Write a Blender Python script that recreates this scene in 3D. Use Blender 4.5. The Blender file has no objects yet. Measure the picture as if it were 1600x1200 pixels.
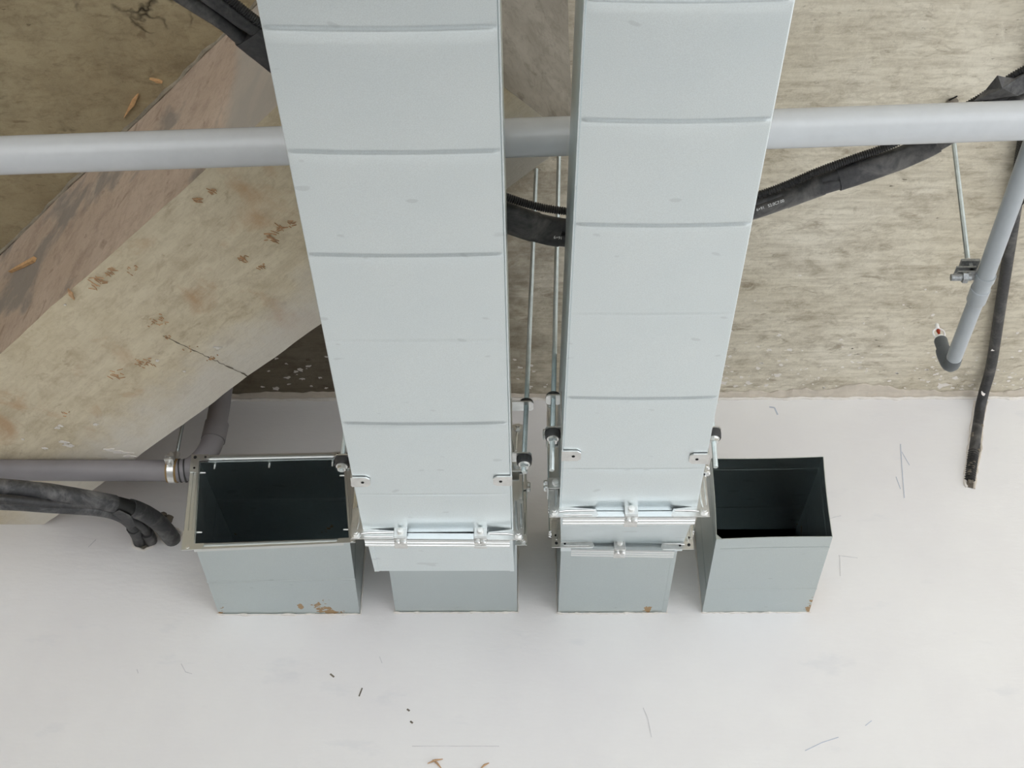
import bpy, bmesh, math, random
from mathutils import Vector, Matrix, noise as mnoise

random.seed(7)
SC = bpy.context.scene
COL = SC.collection
CZ = 1.55                       # eye height of the photographer above the floor
WALL = 2.57                     # distance to the painted wall
CEIL = CZ + 1.92                # underside of the slab
F = 2150.0                      # focal length in pixels of a 1600 px wide frame
PITCH = math.radians(37.2)
YAW = 0.00445

# ------------------------------------------------------------------ camera
cam_d = bpy.data.cameras.new('camera')
cam_d.sensor_width = 36.0
cam_d.lens = 36.0 * F / 1600.0
cam_d.clip_start = 0.02
cam = bpy.data.objects.new('camera', cam_d)
COL.objects.link(cam)
cam.location = (0, 0, CZ)
cam.rotation_euler = (math.pi / 2 + PITCH, 0, YAW)
SC.camera = cam

# ------------------------------------------------------------------ light
world = bpy.data.worlds.new('overcast_sky')
SC.world = world
world.use_nodes = True
bg = world.node_tree.nodes['Background']
bg.inputs['Color'].default_value = (0.95, 0.98, 1.0, 1)
bg.inputs['Strength'].default_value = 0.85

sun_d = bpy.data.lights.new('sun', 'SUN')
sun_d.energy = 7.0
sun_d.angle = math.radians(3)
sun_d.color = (1.0, 0.99, 0.985)
sun = bpy.data.objects.new('sun', sun_d)
COL.objects.link(sun)
SUN_EL, SUN_AZ = math.radians(57), math.radians(34)
_dir = Vector((-math.sin(SUN_AZ) * math.cos(SUN_EL), math.cos(SUN_AZ) * math.cos(SUN_EL), -math.sin(SUN_EL)))
sun.rotation_euler = _dir.to_track_quat('-Z', 'Y').to_euler()
sun.location = (8, -3, 12)

SC.view_settings.view_transform = 'Standard'
SC.view_settings.look = 'None'
SC.view_settings.gamma = 1.0
SC.view_settings.use_curve_mapping = False
SC.view_settings.exposure = 0.75
SC.cycles.max_bounces = 10
SC.cycles.diffuse_bounces = 6
SC.cycles.glossy_bounces = 6


# ------------------------------------------------------------------ measuring
def ray(u, v):
    dx, dy = (u - 800) / F, (600 - v) / F
    x = dx
    y = math.cos(PITCH) - dy * math.sin(PITCH)
    z = math.sin(PITCH) + dy * math.cos(PITCH)
    c, s = math.cos(YAW), math.sin(YAW)
    return Vector((c * x - s * y, s * x + c * y, z))


def on_y(u, v, Y):
    r = ray(u, v)
    return r * (Y / r.y) + Vector((0, 0, CZ))


def on_z(u, v, Z):              # Z measured from the eye
    r = ray(u, v)
    return r * (Z / r.z) + Vector((0, 0, CZ))


def on_x(u, v, X):
    r = ray(u, v)
    return r * (X / r.x) + Vector((0, 0, CZ))


# ------------------------------------------------------------------ materials
def new_mat(name):
    m = bpy.data.materials.new(name)
    m.use_nodes = True
    nt = m.node_tree
    b = nt.nodes['Principled BSDF']
    return m, nt, b


def N(nt, typ, **kw):
    n = nt.nodes.new(typ)
    for k, val in kw.items():
        if k.startswith('_'):
            setattr(n, k[1:], val)
        else:
            n.inputs[k.replace('__', ' ')].default_value = val
    return n


def lin(r, g, b):
    def c(x):
        x /= 255.0
        return x / 12.92 if x <= 0.04045 else ((x + 0.055) / 1.055) ** 2.4
    return (c(r), c(g), c(b), 1)


def coords(nt, scale=(1, 1, 1), rot=(0, 0, 0)):
    tc = N(nt, 'ShaderNodeTexCoord')
    rt = N(nt, 'ShaderNodeMapping')
    rt.inputs['Rotation'].default_value = rot
    nt.links.new(tc.outputs['Object'], rt.inputs['Vector'])
    mp = N(nt, 'ShaderNodeMapping')
    mp.inputs['Scale'].default_value = scale
    nt.links.new(rt.outputs['Vector'], mp.inputs['Vector'])
    return mp.outputs['Vector']


def fac_noise(nt, vec, scale, detail=6, rough=0.6, lo=0.4, hi=0.6, dist=0.0):
    n = N(nt, 'ShaderNodeTexNoise', Scale=scale, Detail=detail, Roughness=rough, Distortion=dist)
    nt.links.new(vec, n.inputs['Vector'])
    r = N(nt, 'ShaderNodeMapRange')
    r.inputs['From Min'].default_value = lo
    r.inputs['From Max'].default_value = hi
    nt.links.new(n.outputs['Fac'], r.inputs['Value'])
    return r.outputs['Result']


def mix(nt, fac, a, b, blend='MIX'):
    m = N(nt, 'ShaderNodeMix', _data_type='RGBA', _blend_type=blend)
    for sock, val in ((m.inputs[0], fac), (m.inputs[6], a), (m.inputs[7], b)):
        if hasattr(val, 'links') or isinstance(val, bpy.types.NodeSocket):
            nt.links.new(val, sock)
        else:
            sock.default_value = val
    return m.outputs[2]


def math_n(nt, op, a, b=0.0):
    m = N(nt, 'ShaderNodeMath', _operation=op)
    for i, val in enumerate((a, b)):
        if isinstance(val, bpy.types.NodeSocket):
            nt.links.new(val, m.inputs[i])
        else:
            m.inputs[i].default_value = val
    return m.outputs[0]


def bump(nt, b, height, strength=0.3, dist=0.004):
    bp = N(nt, 'ShaderNodeBump', Strength=strength, Distance=dist)
    nt.links.new(height, bp.inputs['Height'])
    nt.links.new(bp.outputs['Normal'], b.inputs['Normal'])


def plain(name, col, rough=0.5, metal=0.0, var=0.12, scale=60, bmp=0.0, spec=0.5):
    m, nt, b = new_mat(name)
    v = coords(nt)
    f = fac_noise(nt, v, scale, lo=0.3, hi=0.7)
    dark = tuple(c * (1 - var) for c in col[:3]) + (1,)
    lite = tuple(min(1, c * (1 + var)) for c in col[:3]) + (1,)
    nt.links.new(mix(nt, f, dark, lite), b.inputs['Base Color'])
    b.inputs['Roughness'].default_value = rough
    b.inputs['Metallic'].default_value = metal
    b.inputs['Specular IOR Level'].default_value = spec
    if bmp:
        bump(nt, b, fac_noise(nt, v, scale * 2, lo=0.2, hi=0.8), bmp, 0.002)
    return m


def galvanised(name, base=(0.78, 0.84, 0.85), rough=0.36, metal=0.95, spots=True, rust=None):
    m, nt, b = new_mat(name)
    v = coords(nt)
    grain = fac_noise(nt, v, 650, detail=2, lo=0.3, hi=0.7)
    cloud = fac_noise(nt, v, 7, detail=4, lo=0.3, hi=0.7)
    c = mix(nt, grain if spots else 0.5, tuple(x * 0.93 for x in base) + (1,), tuple(x * 1.06 for x in base) + (1,))
    c = mix(nt, math_n(nt, 'MULTIPLY', cloud, 0.35), c, tuple(x * k for x, k in zip(base, (0.90, 0.93, 0.95))) + (1,))
    if spots:
        sp = fac_noise(nt, coords(nt, (1, 2.2, 1)), 22, detail=1, rough=0.3, lo=0.72, hi=0.745)
        c = mix(nt, math_n(nt, 'MULTIPLY', sp, 0.4), c, tuple(x * 0.72 for x in base) + (1,))
        sc = fac_noise(nt, coords(nt, (3, 40, 3), (0, 0, 0.5)), 3.0, detail=3, lo=0.70, hi=0.73)
        c = mix(nt, math_n(nt, 'MULTIPLY', sc, 0.25), c, (0.78, 0.80, 0.80, 1))
    mt = metal
    if rust:
        # a patch of dried foam and rust near the wall
        tc = N(nt, 'ShaderNodeTexCoord')
        acc = None
        for (px, py, pz, rx, ry) in rust:
            sub = N(nt, 'ShaderNodeVectorMath', _operation='SUBTRACT')
            nt.links.new(tc.outputs['Object'], sub.inputs[0])
            sub.inputs[1].default_value = (px, py, pz)
            dv = N(nt, 'ShaderNodeVectorMath', _operation='DIVIDE')
            nt.links.new(sub.outputs[0], dv.inputs[0])
            dv.inputs[1].default_value = (rx, ry, 0.2)
            ln = N(nt, 'ShaderNodeVectorMath', _operation='LENGTH')
            nt.links.new(dv.outputs[0], ln.inputs[0])
            nf = fac_noise(nt, v, 60, detail=4, lo=0.3, hi=0.7)
            k = math_n(nt, 'LESS_THAN', math_n(nt, 'ADD', ln.outputs['Value'], math_n(nt, 'MULTIPLY', nf, 1.6)), 1.25)
            acc = k if acc is None else math_n(nt, 'MAXIMUM', acc, k)
        c = mix(nt, acc, c, lin(158, 128, 88))
        mtv = math_n(nt, 'MULTIPLY', math_n(nt, 'SUBTRACT', 1.0, acc), metal)
        nt.links.new(mtv, b.inputs['Metallic'])
    else:
        b.inputs['Metallic'].default_value = mt
    nt.links.new(c, b.inputs['Base Color'])
    rg = N(nt, 'ShaderNodeMapRange')
    rg.inputs['To Min'].default_value = rough - 0.05
    rg.inputs['To Max'].default_value = rough + 0.08
    nt.links.new(grain, rg.inputs['Value'])
    if spots:
        nt.links.new(rg.outputs['Result'], b.inputs['Roughness'])
    else:
        b.inputs['Roughness'].default_value = rough
    if spots:
        bump(nt, b, grain, 0.015, 0.0005)
    return m


def concrete(name, base, dark, light, streak=(0.35, 9, 1), pit=0.7, warm=None, band=None, cracks=None, rot=0.0):
    m, nt, b = new_mat(name)
    v = coords(nt, rot=(0, 0, rot))
    vs = coords(nt, streak, (0, 0, rot))
    big = fac_noise(nt, v, 2.6, detail=5, rough=0.6, lo=0.35, hi=0.65, dist=0.4)
    st = fac_noise(nt, vs, 5.0, detail=7, rough=0.65, lo=0.40, hi=0.66)
    med = fac_noise(nt, coords(nt, (0.8, 1.3, 1), (0, 0, rot)), 16, detail=8, rough=0.7, lo=0.50, hi=0.68, dist=0.4)
    fine = fac_noise(nt, v, 120, detail=3, lo=0.3, hi=0.7)
    c = mix(nt, big, base, light)
    c = mix(nt, math_n(nt, 'MULTIPLY', st, 0.36), c, dark)
    blot = fac_noise(nt, coords(nt, (0.7, 1.4, 1), (0, 0, rot)), 19, detail=5, rough=0.62, lo=0.60, hi=0.70, dist=0.7)
    c = mix(nt, math_n(nt, 'MULTIPLY', blot, 0.6), c, tuple(x * k for x, k in zip(dark, (0.78, 0.72, 0.66))) + (1,))
    c = mix(nt, math_n(nt, 'MULTIPLY', med, 0.55), c, dark)
    mot = fac_noise(nt, coords(nt, (0.7, 1.6, 1), (0, 0, rot + 0.15)), 46, detail=5, rough=0.7, lo=0.50, hi=0.72, dist=0.8)
    c = mix(nt, math_n(nt, 'MULTIPLY', mot, 0.45), c, dark)
    lit = fac_noise(nt, coords(nt, (1.5, 0.8, 1), (0, 0, rot + 0.4)), 30, detail=6, rough=0.7, lo=0.58, hi=0.72, dist=0.8)
    c = mix(nt, math_n(nt, 'MULTIPLY', lit, 0.5), c, light)
    c = mix(nt, math_n(nt, 'MULTIPLY', fine, 0.18), c, light)
    h = math_n(nt, 'ADD', math_n(nt, 'MULTIPLY', st, -0.5), math_n(nt, 'MULTIPLY', fine, 0.35))
    if pit:
        area = fac_noise(nt, v, 4.0, detail=3, lo=0.45, hi=0.62)
        p = fac_noise(nt, coords(nt, (0.75, 1.5, 1)), 42, detail=4, rough=0.65, lo=0.66, hi=0.71)
        p = math_n(nt, 'MULTIPLY', p, area)
        c = mix(nt, math_n(nt, 'MULTIPLY', p, pit), c, tuple(x * 0.38 for x in dark[:3]) + (1,))
        h = math_n(nt, 'SUBTRACT', h, p)
    if warm:
        col, lo, hi, scl = warm
        w = fac_noise(nt, v, scl, detail=5, rough=0.6, lo=lo, hi=hi, dist=0.5)
        c = mix(nt, math_n(nt, 'MULTIPLY', w, 0.8), c, col)
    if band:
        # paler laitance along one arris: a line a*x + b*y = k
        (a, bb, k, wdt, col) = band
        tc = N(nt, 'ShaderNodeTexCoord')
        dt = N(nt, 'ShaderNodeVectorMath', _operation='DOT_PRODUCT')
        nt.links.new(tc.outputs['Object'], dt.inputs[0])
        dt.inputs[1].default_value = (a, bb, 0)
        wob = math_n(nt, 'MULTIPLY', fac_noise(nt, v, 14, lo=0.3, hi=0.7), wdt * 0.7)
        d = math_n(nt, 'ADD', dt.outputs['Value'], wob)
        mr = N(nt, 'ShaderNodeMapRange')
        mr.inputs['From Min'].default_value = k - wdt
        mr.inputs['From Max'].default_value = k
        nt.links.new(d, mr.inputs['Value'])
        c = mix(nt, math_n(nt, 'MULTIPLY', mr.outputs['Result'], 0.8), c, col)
    if cracks:
        vo = N(nt, 'ShaderNodeTexVoronoi', _feature='DISTANCE_TO_EDGE', Scale=cracks)
        wv = N(nt, 'ShaderNodeTexNoise', Scale=9.0, Detail=4.0)
        nt.links.new(v, wv.inputs['Vector'])
        av = N(nt, 'ShaderNodeMix', _data_type='VECTOR')
        av.inputs[0].default_value = 0.25
        nt.links.new(v, av.inputs[4])
        nt.links.new(wv.outputs['Color'], av.inputs[5])
        nt.links.new(av.outputs[1], vo.inputs['Vector'])
        cr = N(nt, 'ShaderNodeMapRange')
        cr.inputs['From Min'].default_value = 0.035
        cr.inputs['From Max'].default_value = 0.0
        nt.links.new(vo.outputs['Distance'], cr.inputs['Value'])
        gate = fac_noise(nt, v, 5.0, detail=3, lo=0.52, hi=0.62)
        ck = math_n(nt, 'MULTIPLY', cr.outputs['Result'], gate)
        c = mix(nt, ck, c, lin(38, 32, 24))
        h = math_n(nt, 'SUBTRACT', h, ck)
    nt.links.new(c, b.inputs['Base Color'])
    b.inputs['Roughness'].default_value = 0.85
    b.inputs['Specular IOR Level'].default_value = 0.25
    bump(nt, b, h, 0.35, 0.004)
    return m


def wall_paint():
    m, nt, b = new_mat('white_wall_paint')
    v = coords(nt)
    f = fac_noise(nt, v, 3.0, lo=0.3, hi=0.7)
    c = mix(nt, f, lin(224, 221, 220), lin(232, 230, 227))
    sm = fac_noise(nt, coords(nt, (1, 1, 2.5)), 6, detail=5, lo=0.62, hi=0.72)
    c = mix(nt, math_n(nt, 'MULTIPLY', sm, 0.22), c, lin(196, 198, 203))
    nt.links.new(c, b.inputs['Base Color'])
    b.inputs['Roughness'].default_value = 0.65
    b.inputs['Specular IOR Level'].default_value = 0.3
    h = math_n(nt, 'ADD', fac_noise(nt, coords(nt, (1, 1, 3)), 5, detail=4, lo=0.3, hi=0.7), math_n(nt, 'MULTIPLY', fac_noise(nt, v, 200, detail=2, lo=0.2, hi=0.8), 0.12))
    bump(nt, b, h, 0.22, 0.004)
    return m


def dusty_black(name, base, dust, amount=0.5, rough=0.5):
    m, nt, b = new_mat(name)
    v = coords(nt)
    d = fac_noise(nt, v, 16, detail=6, rough=0.65, lo=0.48, hi=0.72, dist=0.6)
    g = fac_noise(nt, v, 160, detail=2, lo=0.3, hi=0.7)
    c = mix(nt, math_n(nt, 'MULTIPLY', d, amount), base, dust)
    c = mix(nt, math_n(nt, 'MULTIPLY', g, 0.08), c, dust)
    nt.links.new(c, b.inputs['Base Color'])
    b.inputs['Roughness'].default_value = rough
    bump(nt, b, d, 0.25, 0.002)
    return m


M = {}
M['paint'] = wall_paint()
M['duct'] = galvanised('galvanised_sheet')
M['stub'] = galvanised('galvanised_stub', base=(0.58, 0.635, 0.635), rough=0.34, metal=1.0)
M['rail'] = galvanised('bright_zinc_rail', base=(0.84, 0.86, 0.855), rough=0.17, metal=1.0, spots=False)
M['rail_dull'] = galvanised('dull_zinc_rail', base=(0.70, 0.72, 0.70), rough=0.32, metal=0.95, spots=False)
M['zinc'] = plain('zinc_plated_steel', (0.74, 0.74, 0.72, 1), 0.3, 0.9)
M['rod'] = plain('zinc_threaded_steel', (0.55, 0.60, 0.59, 1), 0.34, 0.95)
M['nickel'] = plain('white_zinc_screw', (0.82, 0.82, 0.79, 1), 0.4, 0.6)
M['rubber'] = plain('black_rubber', (0.035, 0.034, 0.033, 1), 0.6)
M['liner'] = plain('tan_rubber_liner', lin(140, 112, 66), 0.6)
M['fillet'] = plain('grey_fillet', lin(142, 133, 116), 0.9, 0, 0.3, 40, 0.4)
M['clamp_dull'] = plain('weathered_zinc', (0.30, 0.31, 0.31, 1), 0.45, 0.7, 0.3, 200)
M['hole'] = plain('dark_hole', (0.01, 0.01, 0.01, 1), 0.9)
M['pvc'] = plain('grey_pvc', lin(190, 192, 193), 0.17, 0.0, 0.03, 40)
M['pvc_dark'] = plain('mid_grey_pvc', lin(134, 130, 132), 0.5, 0.0, 0.10, 9)
M['pvc_branch'] = plain('blue_grey_pvc', lin(160, 165, 168), 0.36, 0.0, 0.05, 30)
M['pvc_elbow'] = plain('dark_grey_fitting', lin(92, 96, 97), 0.5, 0.0, 0.08, 30)
M['insul'] = dusty_black('black_foam_insulation', (0.018, 0.018, 0.02, 1), lin(140, 136, 130), 0.5, 0.5)
M['insul_dusty'] = dusty_black('dusty_black_wrap', (0.03, 0.03, 0.032, 1), lin(150, 148, 146), 0.6, 0.55)
M['conduit'] = dusty_black('black_corrugated_plastic', (0.012, 0.012, 0.012, 1), lin(70, 66, 60), 0.3, 0.38)
M['print'] = plain('white_print', (0.75, 0.75, 0.73, 1), 0.6)
M['white'] = plain('white_enamel', (0.85, 0.84, 0.82, 1), 0.4)
M['bulb'] = plain('red_glass_bulb', lin(150, 45, 20), 0.15)
M['splinter'] = plain('raw_orange_wood', lin(206, 164, 116), 0.8, 0, 0.2, 90)
M['scuff'] = plain('rubbed_wood_fibre', lin(190, 154, 118), 0.9, 0, 0.25, 90)
M['fleck'] = plain('dried_white_plaster', lin(220, 214, 206), 0.8, 0, 0.05, 90)
M['mortar'] = plain('beige_mortar', lin(194, 184, 170), 0.9, 0, 0.12, 25, 0.4)
M['mortar_dark'] = plain('dirty_mortar', lin(112, 104, 92), 0.9, 0, 0.30, 60, 0.5)
M['graphite'] = plain('pencil_blue_grey', lin(178, 184, 196), 0.8)
M['scratch'] = plain('grey_scratch', lin(202, 200, 200), 0.8)
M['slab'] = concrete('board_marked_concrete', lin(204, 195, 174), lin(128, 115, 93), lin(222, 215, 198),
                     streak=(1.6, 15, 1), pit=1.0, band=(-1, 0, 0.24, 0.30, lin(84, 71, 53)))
M['slab_brown'] = concrete('brown_stained_concrete', lin(160, 144, 112), lin(112, 96, 72), lin(176, 164, 134),
                           streak=(2, 2, 1), pit=0.5, cracks=5.0)
M['beam_bottom'] = concrete('olive_beige_concrete', lin(202, 189, 160), lin(166, 149, 120), lin(218, 207, 182),
                            streak=(1.5, 9, 1), pit=0.25, rot=math.radians(45), warm=(lin(184, 152, 118), 0.55, 0.68, 7.0),
                            band=(1, 1, 1.53, 0.13, lin(212, 207, 197)))
M['beam_side'] = concrete('pinkish_brown_concrete', lin(182, 162, 142), lin(142, 122, 106), lin(200, 182, 164),
                          streak=(1, 1, 1), pit=0.3, warm=(lin(136, 130, 122), 0.54, 0.60, 3.5), band=(1, -1, -1.90, 0.05, lin(176, 170, 160)))
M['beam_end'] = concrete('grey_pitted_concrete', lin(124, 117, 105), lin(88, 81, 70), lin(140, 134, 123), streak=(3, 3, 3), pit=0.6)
M['floor'] = concrete('pale_screed', lin(186, 189, 193), lin(170, 172, 175), lin(198, 201, 205), pit=0)


# ------------------------------------------------------------------ mesh helpers
class MB:
    def __init__(self):
        self.bm = bmesh.new()
        self.mi = 0

    def face(self, vs):
        try:
            f = self.bm.faces.new(vs)
            f.material_index = self.mi
            return f
        except ValueError:
            return None

    def quad_hull(self, a, b, caps=(True, True)):
        """two rings of equal length joined by a band of faces"""
        va = [self.bm.verts.new(p) for p in a]
        vb = [self.bm.verts.new(p) for p in b]
        n = len(a)
        for i in range(n):
            self.face((va[i], va[(i + 1) % n], vb[(i + 1) % n], vb[i]))
        if caps[0]:
            self.face(list(reversed(va)))
        if caps[1]:
            self.face(vb)
        return va, vb

    def box(self, lo, hi, mat=None, bev=0.0):
        lo, hi = Vector(lo), Vector(hi)
        pts = [Vector((x, y, z)) for z in (lo.z, hi.z) for (x, y) in ((lo.x, lo.y), (hi.x, lo.y), (hi.x, hi.y), (lo.x, hi.y))]
        if mat is not None:
            pts = [mat @ p for p in pts]
        before = set(self.bm.edges)
        va, vb = self.quad_hull(pts[:4], pts[4:])
        if bev > 0:
            ed = [e for e in self.bm.edges if e not in before]
            r = bmesh.ops.bevel(self.bm, geom=ed, offset=bev, segments=1, affect='EDGES', profile=0.5)
            for f in r['faces']:
                f.material_index = self.mi

    def cyl(self, p, q, r, seg=16, r2=None, rot=0.0, caps=(True, True)):
        p, q = Vector(p), Vector(q)
        d = (q - p).normalized()
        up = Vector((0, 0, 1)) if abs(d.z) < 0.9 else Vector((1, 0, 0))
        a = d.cross(up).normalized()
        b = d.cross(a)
        r2 = r if r2 is None else r2
        A = [p + (a * math.cos(rot + 2 * math.pi * i / seg) + b * math.sin(rot + 2 * math.pi * i / seg)) * r for i in range(seg)]
        B = [q + (a * math.cos(rot + 2 * math.pi * i / seg) + b * math.sin(rot + 2 * math.pi * i / seg)) * r2 for i in range(seg)]
        self.quad_hull(A, B, caps)

    def lathe(self, prof, origin, axis=(0, 0, 1), seg=20):
        """prof: (radius, height) pairs along the axis"""
        q = Vector(axis).to_track_quat('Z', 'Y')
        o = Vector(origin)
        rings = []
        for r, h in prof:
            r = max(r, 1e-5)
            rings.append([self.bm.verts.new(o + q @ Vector((r * math.cos(2 * math.pi * i / seg), r * math.sin(2 * math.pi * i / seg), h))) for i in range(seg)])
        for a, b in zip(rings, rings[1:]):
            for i in range(seg):
                self.face((a[i], a[(i + 1) % seg], b[(i + 1) % seg], b[i]))
        self.face(list(reversed(rings[0])))
        self.face(rings[-1])

    def tube(self, pts, rad, seg=14, caps=True, squash=None):
        """sweep a circle along points; rad is a number or one per point"""
        pts = [Vector(p) for p in pts]
        n = len(pts)
        rads = rad if isinstance(rad, (list, tuple)) else [rad] * n
        t0 = (pts[1] - pts[0]).normalized()
        up = Vector((0, 0, 1)) if abs(t0.z) < 0.9 else Vector((0, 1, 0))
        a = t0.cross(up).normalized()
        rings = []
        for i, p in enumerate(pts):
            if i == 0:
                t = pts[1] - pts[0]
            elif i == n - 1:
                t = pts[-1] - pts[-2]
            else:
                t = pts[i + 1] - pts[i - 1]
            t.normalize()
            a = (a - t * a.dot(t)).normalized()
            b = t.cross(a)
            ring = []
            for k in range(seg):
                an = 2 * math.pi * k / seg
                ring.append(self.bm.verts.new(p + (a * math.cos(an) + b * math.sin(an)) * rads[i]))
            rings.append(ring)
        for A, B in zip(rings, rings[1:]):
            for k in range(seg):
                self.face((A[k], A[(k + 1) % seg], B[(k + 1) % seg], B[k]))
        if caps:
            self.face(list(reversed(rings[0])))
            self.face(rings[-1])

    def prism(self, outline, thick_vec):
        t = Vector(thick_vec)
        a = [Vector(p) for p in outline]
        self.quad_hull(a, [p + t for p in a])

    def build(self, name, mats, parent=None, smooth=False, origin=None):
        bmesh.ops.recalc_face_normals(self.bm, faces=self.bm.faces[:])
        o = root_loc(parent) if parent is not None else Vector(origin or (0, 0, 0))
        if o.length:
            bmesh.ops.translate(self.bm, vec=-o, verts=self.bm.verts[:])
        me = bpy.data.meshes.new(name)
        self.bm.to_mesh(me)
        self.bm.free()
        for m in (mats if isinstance(mats, (list, tuple)) else [mats]):
            me.materials.append(m)
        if smooth:
            me.polygons.foreach_set('use_smooth', [True] * len(me.polygons))
            try:
                me.set_sharp_from_angle(angle=math.radians(40))
            except Exception:
                pass
        ob = bpy.data.objects.new(name, me)
        COL.objects.link(ob)
        if parent is not None:
            ob.parent = parent
        elif origin:
            ob.location = origin
        return ob


def root_loc(o):
    v = Vector((0, 0, 0))
    while o is not None:
        v += o.location
        o = o.parent
    return v


def thing(name, label, cat, loc, group=None):
    o = bpy.data.objects.new(name, None)
    o.empty_display_size = 0.05
    COL.objects.link(o)
    o.location = loc
    o['label'] = label
    o['category'] = cat
    if group:
        o['group'] = group
    return o


def tag(o, label=None, cat=None, group=None, kind=None):
    for k, v in (('label', label), ('category', cat), ('group', group), ('kind', kind)):
        if v:
            o[k] = v
    return o


def inst(src, parent, loc, rot=(0, 0, 0), scale=None):
    """copy of a part that shares its mesh; src was built round its own origin"""
    c = src.copy()
    COL.objects.link(c)
    c.parent = parent
    c.location = Vector(loc) - root_loc(parent)
    c.rotation_euler = rot
    if scale:
        c.scale = scale
    return c


def spline(pts, step=0.01):
    """Catmull-Rom through points, resampled at about even spacing"""
    P = [Vector(p) for p in pts]
    P = [P[0] * 2 - P[1]] + P + [P[-1] * 2 - P[-2]]
    out = []
    for i in range(1, len(P) - 2):
        p0, p1, p2, p3 = P[i - 1:i + 3]
        for k in range(24):
            t = k / 24
            out.append(0.5 * ((2 * p1) + (p2 - p0) * t + (2 * p0 - 5 * p1 + 4 * p2 - p3) * t * t + (3 * p1 - p0 - 3 * p2 + p3) * t ** 3))
    out.append(P[-2].copy())
    res, acc = [out[0]], 0.0
    for a, b in zip(out, out[1:]):
        seg = (b - a).length
        while seg > 0 and acc + seg >= step:
            a = a.lerp(b, (step - acc) / seg)
            res.append(a.copy())
            seg = (b - a).length
            acc = 0.0
        acc += seg
    if (res[-1] - out[-1]).length > step * 0.3:
        res.append(out[-1])
    return res


def ribbed(path_pts, r, pitch, depth, seg=12):
    pts = spline(path_pts, pitch / 4)
    rads = [(r if (i % 4) in (0, 1) else r - depth) for i in range(len(pts))]
    return pts, rads


def threaded(mb, p, q, r, pitch=0.0018, seg=8):
    p, q = Vector(p), Vector(q)
    n = max(4, int((q - p).length / pitch) * 2)
    pts = [p.lerp(q, i / n) for i in range(n + 1)]
    mb.tube(pts, [r if i % 2 else r * 0.9 for i in range(n + 1)], seg)


def wob(x, y, z=0.0, s=1.0):
    return mnoise.noise(Vector((x * s, y * s, z * s)))


# ------------------------------------------------------------------ the building
BEAM_Z = CZ + 1.570
# duct outlines on the wall (rectangles X0, X1, Z0, Z1), filled in below
def wall_rect(u0, u1, v, h):
    a, b_ = on_y(u0, v, WALL), on_y(u1, v, WALL)
    return [a.x, b_.x, (a.z + b_.z) / 2, (a.z + b_.z) / 2 + h]


ST_A = wall_rect(342, 562, 959, 0.195)        # open stub, left
ST_B = wall_rect(618, 808, 956, 0.195)        # stub of the left run
ST_C = wall_rect(872, 1040, 957, 0.200)       # stub of the right run
ST_D = wall_rect(1098, 1263, 956, 0.200)      # open stub, right

xs = sorted({-2.7, 3.5} | {v for s in (ST_A, ST_B, ST_C, ST_D) for v in s[:2]})
zs = sorted({0.0, CEIL + 0.02} | {v for s in (ST_A, ST_B, ST_C, ST_D) for v in s[2:]})
mb = MB()
for i in range(len(xs) - 1):
    for j in range(len(zs) - 1):
        cx, cz = (xs[i] + xs[i + 1]) / 2, (zs[j] + zs[j + 1]) / 2
        if any(s[0] < cx < s[1] and s[2] < cz < s[3] for s in (ST_A, ST_B, ST_C, ST_D)):
            continue
        vs = [mb.bm.verts.new(p) for p in ((xs[i], WALL, zs[j]), (xs[i + 1], WALL, zs[j]), (xs[i + 1], WALL, zs[j + 1]), (xs[i], WALL, zs[j + 1]))]
        mb.face(vs)
bmesh.ops.remove_doubles(mb.bm, verts=mb.bm.verts[:], dist=1e-6)
r = bmesh.ops.extrude_face_region(mb.bm, geom=mb.bm.faces[:])
bmesh.ops.translate(mb.bm, vec=(0, 0.16, 0), verts=[g for g in r['geom'] if isinstance(g, bmesh.types.BMVert)])
wall_back = mb.build('wall_back', M['paint'])
tag(wall_back, 'white painted wall with ducts running into it', 'wall', kind='structure')

mb = MB(); mb.box((-2.85, -3.9, 0), (-2.7, WALL + 0.16, CEIL))
tag(mb.build('wall_left', M['paint']), 'plain white side wall at the left of the room', 'wall', kind='structure')
mb = MB(); mb.box((-14, -22, -0.2), (14, WALL + 0.16, 0))
tag(mb.build('floor', M['floor']), 'pale grey screed floor below the ducts', 'floor', kind='structure')

# slab: two pours, brown on the left of the beam, grey and board-marked on the right
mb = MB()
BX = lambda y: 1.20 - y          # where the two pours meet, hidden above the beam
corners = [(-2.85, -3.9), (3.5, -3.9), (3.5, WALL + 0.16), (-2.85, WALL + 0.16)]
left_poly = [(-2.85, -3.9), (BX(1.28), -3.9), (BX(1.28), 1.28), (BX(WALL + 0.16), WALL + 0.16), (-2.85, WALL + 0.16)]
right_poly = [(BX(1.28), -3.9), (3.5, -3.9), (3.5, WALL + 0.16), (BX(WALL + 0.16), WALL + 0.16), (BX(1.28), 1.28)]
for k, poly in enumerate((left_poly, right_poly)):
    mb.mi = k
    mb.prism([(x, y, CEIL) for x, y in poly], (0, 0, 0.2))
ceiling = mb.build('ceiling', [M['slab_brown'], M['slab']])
tag(ceiling, 'raw concrete slab ceiling with board marks and pits', 'ceiling', kind='structure')

# the beam: runs at 45 degrees from the wall and stops short above the ducts
def beam_pt(s, t, z):           # s = x + y, t = x - y
    return Vector(((s + t) / 2, (s - t) / 2, z))


S0, S1, T1 = 1.025, 1.540, -1.366
T0 = -4.9
mb = MB()
NT, NS, NZ = 90, 14, 9


def grid(fn, nu, nv, mi):
    mb.mi = mi
    g = [[mb.bm.verts.new(fn(i / nu, j / nv)) for j in range(nv + 1)] for i in range(nu + 1)]
    for i in range(nu):
        for j in range(nv):
            mb.face((g[i][j], g[i + 1][j], g[i + 1][j + 1], g[i][j + 1]))


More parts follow.
